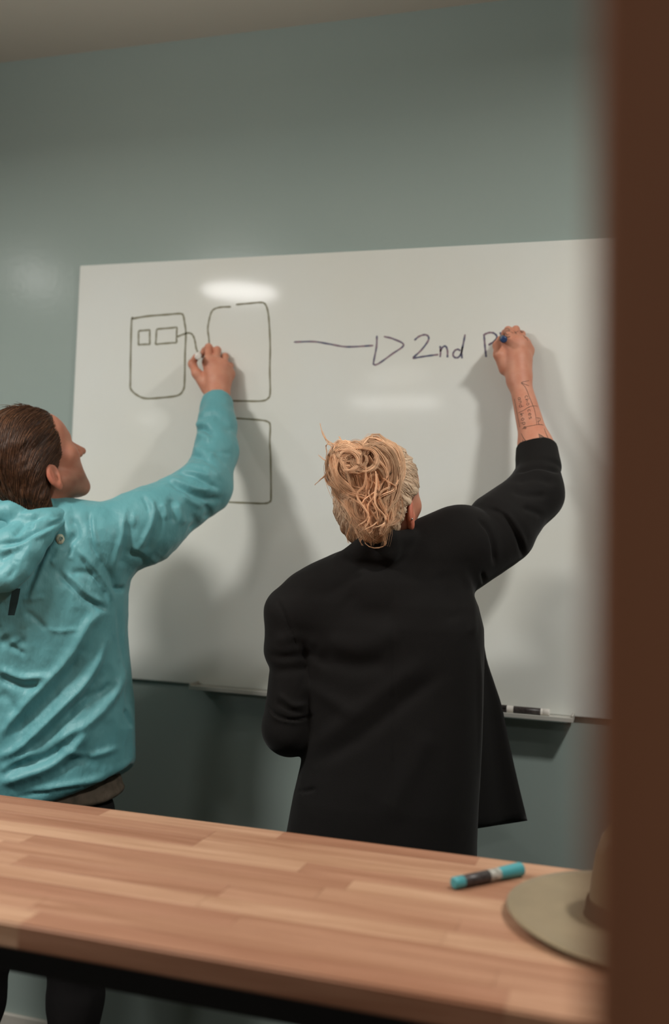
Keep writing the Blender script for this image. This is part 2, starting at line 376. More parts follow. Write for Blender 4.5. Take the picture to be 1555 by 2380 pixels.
for r in range(nrow):
    x = TX0; edge = -1 if r == 0 else (1 if r == nrow-1 else 0); first = True
    while x < TX1-.02:
        L_ = rr.choice(lens)
        if first: L_ = rr.choice((.21, .3, .38)); first = False
        if TX1-x-L_ < .15: L_ = round(TX1-x, 3)
        o = bpy.data.objects.new('stave', stave_mesh(L_, edge)); COL.objects.link(o)
        o.location = (x+L_/2, TY0+rh*(r+.5), TZ-TT/2+rr.uniform(-.00012, .00012)); adopt(o, tb); x += L_
for lx in (TX0+.06, TX1-.06):
    for ly in (TY0+.06, TY1-.06): box('leg', (lx-.025, ly-.025, 0), (lx+.025, ly+.025, TZ-TT), M['black_metal'], tb, bevel=.003)
for ly in (TY0+.075, TY1-.075): box('rail', (TX0+.085, ly-.012, TZ-TT-.06), (TX1-.085, ly+.012, TZ-TT), M['black_metal'], tb, bevel=.002)
for lx in (TX0+.06, TX1-.06): box('rail', (lx-.012, TY0+.085, TZ-TT-.06), (lx+.012, TY1-.085, TZ-TT), M['black_metal'], tb, bevel=.002)

# ================================================================== hat
M['felt'] = mat('olive_felt', S(140, 124, 98), .95, .1, sheen=.3, var=((14, 14, 14), S(124, 110, 86), .25, 4), bump=((260, 260, 260), .25, .001, 2))
M['band'] = mat('hat_band', S(72, 60, 46), .7, .2)
hx, hy = .0405, -1.1176
ht = empty('felt_hat', (hx, hy, TZ), 'olive brown wide brimmed felt hat lying on the right end of the wooden table', 'hat')
def hat_surface():
    nu = 96; V = []; F = []
    prof = [(.075, .004), (.125, .0025), (.16, .003), (.19, .0045), (.203, .0062), (.2045, .0076), (.203, .0088), (.19, .0072), (.16, .0058), (.125, .0056), (.104, .0075), (.0965, .012), (.0945, .022), (.092, .05), (.088, .08), (.083, .104), (.076, .117), (.064, .1215), (.045, .119), (.022, .115), (.004, .114)]
    for k, (r, h) in enumerate(prof):
        for i in range(nu):
            a = 2*math.pi*i/nu; e = 1+.07*math.cos(2*a)*(1 if r < .13 else .4)
            x, y, z = r*e*math.cos(a), r/e*math.sin(a) if r < .13 else r*math.sin(a), h
            if k >= 12:                          # crown: front pinch and lengthwise dent
                z += .018*math.cos(a)*(h/.12)-.022*math.exp(-(y/.028)**2)*max(0, (h-.08)/.04)*(1 if k > 14 else .3)
                pin = math.exp(-((x-.05)/.05)**2)*max(0, (h-.05)/.07); y *= 1-.22*pin
            elif r > .12: z += .0035*(r/.2)*math.cos(2*a+.6)+.0035*(r/.2)
            V.append((x, y, z))
    for j in range(len(prof)-1):
        for i in range(nu): a, b = j*nu+i, j*nu+(i+1) % nu; F.append((a, b, b+nu, a+nu))
    F.append(tuple((len(prof)-1)*nu+i for i in range(nu)))
    return V, F
V, F = hat_surface(); hb = mk('hat_body', V, F, M['felt'], ht, smooth=True)
V = []; F = []; nu = 96
for r, h in ((.1015, .0085), (.0995, .011), (.0972, .030), (.0945, .032), (.0925, .030)):
    for i in range(nu):
        a = 2*math.pi*i/nu; e = 1+.07*math.cos(2*a); V.append((r*e*math.cos(a), r/e*math.sin(a), h))
for j in range(4):
    for i in range(nu): a, b = j*nu+i, j*nu+(i+1) % nu; F.append((a, b, b+nu, a+nu))
mk('hat_band', V, F, M['band'], ht, smooth=True)
ht.rotation_euler = (0, 0, math.radians(200))

# ================================================================== markers
M['teal_cap'] = mat('teal_plastic', S(72, 150, 156), .35, .5)
M['label_dark'] = mat('printed_label', S(44, 38, 38), .4, .4, var=((160, 160, 160), S(70, 62, 60), .15, 2))
M['label_grey'] = mat('printed_label_grey', S(120, 122, 112), .4, .4, var=((50, 90, 90), S(196, 190, 180), .16, 3))
M['white_plastic'] = mat('white_plastic', S(226, 220, 212), .35, .5)
M['black_plastic'] = mat('black_plastic', S(38, 30, 30), .35, .5)
M['blue_cap'] = mat('blue_plastic', S(46, 66, 104), .3, .5)
M['print_white'] = mat('white_print', S(215, 208, 200), .5, .3)
def marker(name, label, group, base, tip, r, body_m, cap_m, lab_m, lab2=None, capped=True, span=(.15, .5), cap0=.655, plug_m=None, flare=1):
    """lies along base->tip; cap at the tip end"""
    base = np.asarray(base, float); tip = np.asarray(tip, float); d = tip-base; L_ = float(np.linalg.norm(d))
    t = empty(name, base, label, 'marker', group)
    t.rotation_mode = 'QUATERNION'; t.rotation_quaternion = Vector(d).to_track_quat('Z', 'Y')
    lathe('barrel', [(r*.55, 0), (r*.9, .0008), (r, .003), (r, L_*(cap0+.005)), (r*.93, L_*(cap0+.015)), (r*.6, L_*(cap0+.045))], body_m, 28, t)
    lathe('end_plug', [(r*.6, -.0005), (r*.99, .0006), (r*1.015, .003), (r*1.015, L_*.13), (r*.9, L_*.135)], plug_m or cap_m, 28, t)
    lathe('label_sleeve', [(r*.98, L_*span[0]), (r*1.02, L_*(span[0]+.002)), (r*1.02, L_*span[1]), (r*.98, L_*(span[1]+.002))], lab_m, 28, t)
    if lab2: lathe('label_band', [(r*.98, L_*.5), (r*1.02, L_*.502), (r*1.02, L_*.66), (r*.98, L_*.662)], lab2, 28, t)
    if capped: lathe('cap', [(r*.7, L_*cap0), (r*1.06, L_*(cap0+.005)), (r*1.06, L_*(cap0+.01)), (r*(1.06+.16*flare*.4), L_*.82), (r*(1.06+.16*flare), L_*.985), (r*(1.02+.16*flare), L_), (r*.8, L_-.001), (r*.75, L_-.012)], cap_m, 28, t)
    else: lathe('nib', [(r*.6, L_*.69), (r*.5, L_*.80), (r*.42, L_*.93), (r*.25, L_*.97), (r*.12, L_)], M['black_plastic'], 16, t)
    return t
mr = .0088
mA, mB = np.array([-.252, -1.088, TZ+mr*1.04]), np.array([-.166, -.984, TZ+mr*1.2])
tm = marker('dry_erase_marker', 'teal capped dry erase marker lying on the wooden table beside the hat', None, mA, mB, mr, M['label_dark'], M['teal_cap'], M['label_dark'], M['label_grey'])
# small lines of print along the label
ps = []
for k, a0 in enumerate((.35, .75, 1.2)):
    for s in range(16):
        z0 = .024+s*.0030; ps.append([(mr*1.03*math.cos(a0+q*.05), mr*1.03*math.sin(a0+q*.05), z0+w) for q, w in ((0, 0), (1, .0008), (0, .0016))])
v, f, _ = tubes([np.array(p) for p in ps], .00022, 3, 1); pr = mk('label_print', v, f, M['print_white'], tm)
tw = marker('dry_erase_marker', 'white dry erase marker with a black cap and dark label lying in the tray', None, (-.206, -.042, tz0+.003+.0089), (-.334, -.042, tz0+.003+.0093), .0086, M['white_plastic'], M['black_plastic'], M['label_dark'], span=(.17, .69), cap0=.83, plug_m=M['white_plastic'], flare=0)
ps = []      # the pale script on its label
for a0 in (2.25,):
    sc = [(.036+q*.0021, a0+.30*math.sin(q*1.9)+.12*math.sin(q*.9)) for q in range(16)]
    ps.append(spline([(.0089*math.cos(t), .0089*math.sin(t), z) for z, t in sc], 60))
v, f, _ = tubes(ps, .00035, 3, 1); mk('label_print', v, f, M['print_white'], tw)
# ================================================================== people
M['skin'] = mat('skin', S(204, 147, 122), .52, .35, sss=.08, var=((38, 38, 38), S(194, 128, 103), .22, 4), bump=((420, 420, 420), .12, .0006, 3), tint=True)
M['dark_hair'] = mat('dark_hair', S(92, 64, 46), .5, .3, var=((160, 160, 160), S(66, 45, 32), .2, 2), tint=True)
M['blond_hair'] = mat('blond_hair', S(242, 212, 182), .45, .35, tint=True)
M['jacket'] = mat('teal_nylon', S(101, 160, 165), .5, .36, sheen=.15, var=((9, 9, 9), S(90, 151, 157), .25, 3), bump=((34, 34, 18), .7, .006, 4))
M['blazer'] = mat('black_wool', S(23, 21, 20), .85, .15, sheen=.06, bump=((500, 500, 500), .3, .0008, 2))
M['trousers'] = mat('black_cotton', S(27, 25, 25), .9, .15, bump=((300, 300, 300), .3, .0008, 2))
M['shirt'] = mat('grey_jersey', S(104, 92, 80), .95, .1, var=((40, 40, 40), S(80, 72, 62), .2, 3))
M['shoe'] = mat('black_leather', S(22, 20, 20), .5, .4)
M['metal'] = mat('silver_metal', S(200, 190, 185), .25, .6, metal=.9)
M['tattoo'] = mat('tattoo_ink', S(82, 74, 66), .6, .2)
M['badge'] = mat('cream_badge', S(196, 200, 178), .6, .2)
M['badge_ink'] = mat('badge_ink', S(128, 156, 152), .6, .2)
M['eye'] = mat('eyeball', S(220, 215, 208), .15, .5)
M['strap'] = mat('dark_webbing', S(44, 62, 64), .8, .1)

def vbasis(px, py):
    F = ray(px, py); F = F/np.linalg.norm(F); R = CR-(CR@F)*F; R /= np.linalg.norm(R); return R, np.cross(R, F), F
def axes(px, py, fwd, up):
    R, U, F = vbasis(px, py); f = fwd[0]*R+fwd[1]*U+fwd[2]*F; f /= np.linalg.norm(f)
    u = up[0]*R+up[1]*U+up[2]*F; u -= (u@f)*f; u /= np.linalg.norm(u); return np.stack([np.cross(f, u), f, u], 1)

def head_sdf(p, fem=0.0, earz=-.015, eary=-.006):
    j = 1-.12*fem
    d = ell(p, (0, -.012, .045), (.0745, .097, .086))
    d = smin(d, ell(p, (0, .034, .034), (.064, .058, .080)), .03)
    d = smin(d, ell(p, (0, .045, -.02), (.057*j, .046, .058)), .03)
    q = p.copy(); q[:, 0] = np.abs(q[:, 0])
    cz = .013*(1-fem)
    d = smin(d, ell(p, (0, .043, .062), (.054, .042, .044)), .03)
    d = smin(d, cone(q, (.048*j, .006, -.045-cz*.6), (.013*j, .074-.010*(1-fem), -.078-cz), .019, .017), .025)
    d = smin(d, ell(p, (0, .036, -.055-cz*.7), (.048*j, .046, .032)), .03)
    d = smin(d, sph(p, (0, .080-.011*(1-fem), -.076-cz), .0165), .02)
    d = smin(d, sph(q, (.045, .055, -.008), .021), .022)
    d = smin(d, cone(q, (.006, .083, .032), (.034, .074, .033), .0115, .010), .016)
    d = smax(d, -sph(q, (.031, .100, .016), .0135), .016)
    d = smin(d, sph(q, (.031, .0735, .016), .0125), .005)
    d = smin(d, cone(p, (0, .085, .030), (0, .1165, -.012), .0070, .0095), .011)
    d = smin(d, sph(q, (.0115, .101, -.0155), .0085), .008)
    d = smin(d, cone(q, (0, .0905, -.0375), (.018, .083, -.040), .0068, .004), .007)
    d = smin(d, cone(q, (0, .089, -.0475), (.015, .083, -.0455), .0072, .004), .006)
    d = smax(d, -cone(q, (0, .0985, -.0425), (.021, .088, -.0425), .0018, .0012), .003)
    # ears: a tilted cup with rim, bowl, tragus and lobe
    e = q-np.array([.0765, eary, earz]); a = -.15
    ex = e[:, 0]*math.cos(.35)+e[:, 1]*math.sin(.35); ey = -e[:, 0]*math.sin(.35)+e[:, 1]*math.cos(.35)
    ee = np.stack([ex, ey*math.cos(a)-e[:, 2]*math.sin(a)*-1, e[:, 2]*math.cos(a)-ey*math.sin(a)], 1)
    ear = ell(ee, (0, 0, .002), (.0085, .0205, .0300)); ear = smin(ear, ell(ee, (-.001, .004, -.025), (.007, .0095, .011)), .006)
    ear = smax(ear, -ell(ee, (.0095, .001, .004), (.0085, .0125, .0225)), .004)
    ear = smin(ear, ell(ee, (.001, -.004, .003), (.0055, .004, .019)), .004)
    ear = smin(ear, ell(ee, (.002, .0105, -.004), (.0055, .004, .007)), .004)
    ear = smax(ear, -ell(ee, (.007, .004, -.005), (.0075, .0045, .006)), .003)
    return smin(d, ear, .008)
def inlocal(C, A, f): return lambda P: f((P-C)@A)

def hand_sdf(wr, mcp, pip, dip, tip, th, fr=.0092, back=None):
    """wr wrist, then four fingers (index..little) of knuckle points; th = thumb root, knuckle, joint, tip"""
    def f(P):
        mid = (mcp[1]+mcp[2])/2
        d = cone(P, wr, wr*.45+mid*.55, .024, .023)
        d = smin(d, cone(P, wr+(mcp[1]-mcp[2])*.45, mcp[0], .018, .0140), .022)
        for k in (1, 2, 3): d = smin(d, cone(P, wr*.8+mcp[k]*.2, mcp[k], .0175, .0135-(k == 3)*.0015), .022)
        d = smin(d, cone(P, mcp[0], mcp[2], .0130, .0125), .016)
        d = smin(d, cone(P, mcp[2], mcp[3], .0125, .0115), .016)
        for k in range(4):
            s = (1, 1.03, .97, .86)[k]*fr
            fd = chain(P, [mcp[k], pip[k], dip[k], tip[k]], [s*1.18, s*1.04, s*.92, s*.80], .004)
            fd = smin(fd, sph(P, pip[k], s*1.12), .004)
            d = smin(d, fd, .0055)
        t = chain(P, th, [.0185, .0125, .0108, .0088], .008)
        return smin(d, t, .013)
    return f

def join_body(name, pieces, mtl, parent):
    """overlapping distance-field pieces of one figure -> one closed continuous surface"""
    obs = []
    for V, Q, tint in pieces: obs.append(mk(name, V, Q, mtl, None, True, tint))
    a = obs[0]; n0 = len(a.data.polygons)
    try:
        for b in obs[1:]:
            md = a.modifiers.new('u', 'BOOLEAN'); md.operation = 'UNION'; md.object = b; md.solver = 'MANIFOLD'
        dg = bpy.context.evaluated_depsgraph_get(); me = bpy.data.meshes.new_from_object(a.evaluated_get(dg))
        if len(me.polygons) < n0*.6: raise RuntimeError('union failed')
        a.modifiers.clear(); old = a.data; a.data = me; bpy.data.meshes.remove(old)
    except Exception as e:
        print('union fallback', e); a.modifiers.clear()
        bm = bmesh.new()
        for b in obs: bm.from_mesh(b.data)
        bm.to_mesh(a.data); bm.free()
    for b in obs[1:]:
        m = b.data; bpy.data.objects.remove(b); bpy.data.meshes.remove(m)
    a.data.polygons.foreach_set('use_smooth', np.ones(len(a.data.polygons), dtype=bool))
    a.name = name; a.data.name = name; adopt(a, parent); return a

def cloth(name, f, lo, hi, r, mtl, parent, lines=(), crumple=0.0, cs=(14, 14, 14), smooth=2, post=None):
    V, Q = surfnet(f, lo, hi, r, smooth); N = vnorm(V, Q); h = np.zeros(len(V))
    if crumple:
        w = noise(V*2.3*np.array(cs)/14)*.6; P = V*np.array(cs)+w[:, None]
        h += crumple*((1-np.abs(noise(P))*2)*.6+(1-np.abs(noise(P*2.1+7))*2)*.3+(1-np.abs(noise(P*4.6+w[:, None]*2+3))*2)*.14)
    h += folds(V, N, lines)
    V = V+N*h[:, None]
    if post is not None: V = post(V, N)
    V = relax(V, Q, .3)
    o = mk(name, V, Q, mtl, None, True); adopt(o, parent); return o

def legs(hipR, hipL, footR, footL, zt):
    """trousers: hips, two tapering legs with a knee, cuffs on the shoes"""
    def f(P):
        c = (hipR+hipL)/2
        d = ell(P, c+np.array([0, 0, .03]), (.185, .135, .14))
        for h, ft in ((hipR, footR), (hipL, footL)):
            kn = h*.47+ft*.53+np.array([0, .025, 0]); an = ft+np.array([0, 0, .11])
            d = smin(d, chain(P, [h, kn, an], [.092, .062, .05], .03), .04)
        return smax(smax(d, P[:, 2]-zt, .01), .045-P[:, 2], .006)
    return f
def shoe_sdf(ft, ang):
    c, s = math.cos(ang), math.sin(ang)
    def f(P):
        q = P-ft; x = q[:, 0]*c+q[:, 1]*s; y = -q[:, 0]*s+q[:, 1]*c; q = np.stack([x, y, q[:, 2]], 1)
        d = chain(q, [np.array([0, -.06, .045]), np.array([0, .05, .042]), np.array([0, .17, .032])], [.042, .044, .030], .02)
        d = smin(d, cone(q, (0, -.05, .05), (0, -.045, .11), .040, .042), .03)
        d = smin(d, ell(q, (0, .05, .014), (.047, .155, .014)), .006)
        return smax(d, .002-q[:, 2], .003)
    return f
def bbox(pts, m): pts = np.array(pts); return pts.min(0)-m, pts.max(0)+m
def relaxed_hand(wr, down, out, fwd):
    """hanging half-curled hand: down = along the fingers, out = away from thigh, fwd = thumb side"""
    mcp = [wr+down*.088+fwd*o for o in (.030, .010, -.010, -.029)]; L_ = (.042, .046, .042, .033)
    pip = [m+down*l*.9-out*l*.35 for m, l in zip(mcp, L_)]; dip = [p+down*.020-out*.016 for p in pip]; tip = [d+down*.010-out*.018 for d in dip]
    th = [wr+down*.025+fwd*.022-out*.008, wr+down*.055+fwd*.044-out*.016, wr+down*.085+fwd*.046-out*.022, wr+down*.108+fwd*.038-out*.026]
    return hand_sdf(wr, mcp, pip, dip, tip, th)

# ------------------------------------------------------------------ man in the teal jacket
MZ = 2.40
mfoot = W(75, 1880, MZ); mfoot[2] = 0
man = empty('person', mfoot, 'man with combed back brown hair in a teal hooded jacket drawing on the whiteboard', 'person', None)
mC = W(93, 1082, 2.385); mA_ = axes(93, 1082, (.815, .40, .42), (-.44, .90, 0.0))
hd = inlocal(mC, mA_, lambda p: head_sdf(p, 0, -.036, -.017))
nk0, nk1 = W(98, 1130, 2.395), W(92, 1250, 2.40)
mShR, mElR, mWrR = W(225, 1265, 2.40), W(484, 1128, 2.525), W(506, 925, 2.72)
mShL = W(-150, 1292, 2.36); mElL = mShL+np.array([-.075, -.03, -.29]); mWrL = mElL+np.array([.0, .08, -.25])
mhR, mhL = W(172, 1905, MZ), W(-12, 1905, MZ-.03)
mfR = np.array([mhR[0]+.03, mhR[1]-.01, 0]); mfL = np.array([mhL[0]-.06, mhL[1]-.03, 0])
# right hand holding the pen against the board (distances are to the lens)
wz = 2.815
H = lambda px, py, off: W(px, py, wz-off*1.02)
m_mcp = [H(484, 842, .078), H(502, 841, .080), H(520, 851, .074), H(534, 869, .062)]
m_pip = [H(485, 807, .052), H(505, 814, .050), H(523, 829, .044), H(535, 850, .036)]
m_dip = [H(476, 814, .028), H(496, 820, .026), H(514, 838, .022), H(526, 858, .020)]
m_tip = [H(467, 826, .030), H(482, 834, .027), H(500, 850, .024), H(514, 866, .022)]
m_th = [H(482, 902, .078), H(457, 868, .080), H(447, 846, .064), H(455, 830, .044)]
hnd = hand_sdf(mWrR, m_mcp, m_pip, m_dip, m_tip, m_th)
def man_head(P): return smin(hd(P), cone(P, nk0, nk1, .056, .064), .03)
def man_arm(P):
    d = chain(P, [mElR, W(502, 1045, 2.61), mWrR], [.043, .038, .0275], .02)
    return smin(d, hnd(P), .02)
def man_core(P):
    d = loft(P, np.array([.80, .95, 1.10, 1.25, 1.36]), *[np.full(5, v) for v in ((W(75, 1600, 2.41)[0]), (W(75, 1600, 2.41)[1]))], np.array([.165, .15, .17, .185, .13]), np.array([.105, .095, .105, .105, .08]), 2.2, (.94, .34), .06)
    d = smin(d, chain(P, [mShL, nk1, mShR], [.055, .065, .055], .05), .06)
    d = smin(d, chain(P, [mShR, mElR], [.052, .044]), .03); d = smin(d, chain(P, [mShL, mElL, mWrL], [.05, .042, .027]), .03)
    for h, ft in ((mhR, mfR), (mhL, mfL)): d = smin(d, chain(P, [h+np.array([0, 0, .05]), (h+ft)/2+np.array([0, .025, 0]), ft+np.array([0, 0, .09])], [.075, .048, .034]), .04)
    return d
pieces = []
lo, hi = bbox([mC, nk1], .15); pc = surfnet(man_head, lo, (hi[0]+.02, hi[1]+.02, hi[2]+.03), .0028)
lv = (pc[0]-mC)@mA_                       # stubble, warmer ears and cheeks
st = np.clip(1-(np.abs(lv[:, 2]+.070)/.038), 0, 1)*np.clip((lv[:, 1]+.0)/.03, 0, 1)
er = np.clip((np.abs(lv[:, 0])-.074)/.01, 0, 1)
tn = np.stack([1-.50*st+.02*er, 1-.46*st-.14*er, 1-.46*st-.16*er], 1)*np.array([.87, .80, .78])
pieces.append((*pc, tn))
lo, hi = bbox([mWrR, mElR]+m_pip+m_tip+m_th, .06); pa = surfnet(man_arm, lo, hi, .0022); pieces.append((*pa, np.array([1, .98, .97])*np.ones((len(pa[0]), 3))))
lo, hi = bbox([mElR, mElL, mfR, mfL, mShR, mWrL], .12); lo[2] = .0; pb = surfnet(man_core, lo, hi, .009); pieces.append((*pb, np.ones((len(pb[0]), 3))))
lh = relaxed_hand(mWrL, np.array([0, .12, -.99]), np.array([-1., 0, 0]), np.array([0, .99, .12]))
lo, hi = bbox([mWrL], .16); lo[2] -= .06; pd = surfnet(lambda P: smin(lh(P), cone(P, mElL*.3+mWrL*.7, mWrL, .03, .026), .02), lo, hi, .0035); pieces.append((*pd, np.ones((len(pd[0]), 3))))
join_body('body', pieces, M['skin'], man)
for s in (-1, 1):
    ec = mC+mA_@np.array([.031*s, .0755, .016]); bm = bmesh.new(); bmesh.ops.create_uvsphere(bm, u_segments=16, v_segments=10, radius=.0118)
    me = bpy.data.meshes.new('eye'); bm.to_mesh(me); bm.free(); me.materials.append(M['eye']); o = bpy.data.objects.new('eye', me); COL.objects.link(o); o.location = ec; adopt(o, man)

# hair: combed back, thick at the nape
HZ = np.array([-.20, -.13, -.085, -.065, -.045, -.030, -.018, -.004, .03, .05, .075, .10, .12, .15]); HY = np.array([-.05, -.047, -.044, -.040, -.022, .024, .036, .042, .048, .050, .064, .082, .100, .112])
def m_hair_l(p):
    d = ell(p, (0, -.020, .050), (.087, .112, .104)); d = smin(d, ell(p, (0, -.055, -.02), (.076, .066, .075)), .04)
    d = smin(d, ell(p, (0, -.060, -.085), (.062, .050, .062)), .04)
    q = np.abs(p[:, 0]); ylim = np.interp(p[:, 2], HZ, HY)+.010*np.clip(1-q/.05, 0, 1)*(p[:, 2] > .05)
    cut = (p[:, 1]-ylim)*.75
    d = smax(d, cut, .006)
    # keep the ears free
    e = ell(np.stack([q, p[:, 1], p[:, 2]], 1), (.086, -.017, -.036), (.02, .022, .030))
    return smax(d, -e, .008)
def m_hair(P): return m_hair_l((P-mC)@mA_)
lo, hi = bbox([mC], .19); V, Q = surfnet(m_hair, lo, hi, .0032, 2); N = vnorm(V, Q); l = (V-mC)@mA_
g = noise(np.stack([l[:, 0]*150, (l[:, 1]+.5*l[:, 2])*18, (l[:, 2]-.4*l[:, 1])*95], 1))*.0016+noise(np.stack([l[:, 0]*60, l[:, 1]*10, l[:, 2]*45], 1))*.0028
V = V+N*g[:, None]; hr = mk('hair', V, Q, M['dark_hair'], None, True, np.full((len(V), 3), .8)); adopt(hr, man)
bv = BVHTree.FromPolygons([Vector(v) for v in V], [tuple(map(int, q)) for q in Q])
paths = []; tin = []
pick = RNG.choice(len(V), 5200)
for i in pick:
    p = V[i].copy(); path = [p+N[i]*.0004]; L_ = RNG.uniform(.03, .075); k = 9; d0 = RNG.normal(0, .12)
    for s in range(k-1):
        lp = (p-mC)@mA_
        v = np.array([lp[0]*.6+d0*.3, -1.0, -.35-.9*np.clip((-lp[1])/.08, 0, 1.4)])   # back, then down
        v /= np.linalg.norm(v); p = p+(mA_@v)*L_/k
        q = bv.find_nearest(Vector(p))
        if q[0] is None: break
        p = np.array(q[0])+np.array(q[1])*(.0006+.0012*math.sin(s/k*3)*RNG.random())
        path.append(p)
    if len(path) > 4: paths.append(np.array(path))
for s in range(26):     # a few loose hairs on the crown
    b = mC+mA_@np.array([RNG.uniform(-.02, .05), RNG.uniform(.0, .06), .15]); q = bv.find_nearest(Vector(b)); p = np.array(q[0])
    paths.append(spline([p, p+mA_@np.array([.0, -.008, .008]), p+mA_@np.array([RNG.normal(0, .01), -.028, .012+RNG.uniform(0, .006)])], 8))
v, f, t = tubes(paths, RNG.uniform(.0003, .0008, len(paths)), 3, .2)
sh = .55+1.5*t**2; o = mk('hair_strands', v, f, M['dark_hair'], None, True, np.stack([sh*1.08, sh, sh*.9], 1)); o['kind'] = 'stuff'; adopt(o, man)

# jacket
mzs = np.array([W(75, y, 2.41)[2] for y in (1905, 1850, 1800, 1740, 1650, 1550, 1450, 1360, 1300, 1240)])
pxw = np.array([236, 240, 243, 243, 236, 226, 221, 220, 200, 150])/FPX*2.41
cxs = [W(c, 1600, 2.41) for c in (72, 72, 72, 72, 70, 68, 66, 66, 66, 72)]
def m_torso(P): return loft(P, mzs, np.array([c[0] for c in cxs]), np.array([c[1] for c in cxs])+np.array([.01, .005, 0, 0, 0, 0, -.01, -.015, -.012, 0]), pxw*1.01, np.array([.145, .148, .15, .15, .145, .14, .14, .138, .125, .10]), 2.5, (.94, .34), .05)
hem = [W(330, 1772, 2.4), W(80, 1872, 2.26), W(80, 1872, 2.5)]
hn = np.cross(hem[1]-hem[0], hem[2]-hem[0]); hn /= np.linalg.norm(hn); hn = hn if hn[2] < 0 else -hn
cuffA, cuffB = W(504, 990, 2.655), W(505, 931, 2.715)
def m_jacket(P):
    d = m_torso(P); d = smax(d, (P-hem[0])@hn-.006*np.sin(P[:, 0]*24), .012)
    sl = chain(P, [W(70, 1262, 2.40), mShR, W(340, 1222, 2.44), W(474, 1133, 2.525)], [.09, .088, .083, .066], .04)
    sl = smin(sl, chain(P, [W(478, 1130, 2.525), W(503, 1050, 2.60), cuffA, cuffB], [.064, .052, .047, .041], .02), .022)
    ax = (cuffB-cuffA)/np.linalg.norm(cuffB-cuffA); sl = smax(sl, (P-cuffB)@ax, .006)
    sl = smax(sl, -cone(P, cuffB-ax*.012, cuffB+ax*.05, .031, .036), .004)
    d = smin(d, sl, .045)
    d = smin(d, chain(P, [W(60, 1262, 2.38), mShL, mElL, mWrL+np.array([0, 0, .03])], [.09, .072, .057, .044], .03), .018)
    d = smin(d, chain(P, [W(35, 1215, 2.37), W(150, 1222, 2.385)], [.075, .062], .02), .04)
    return d
R_ = lambda *a: a
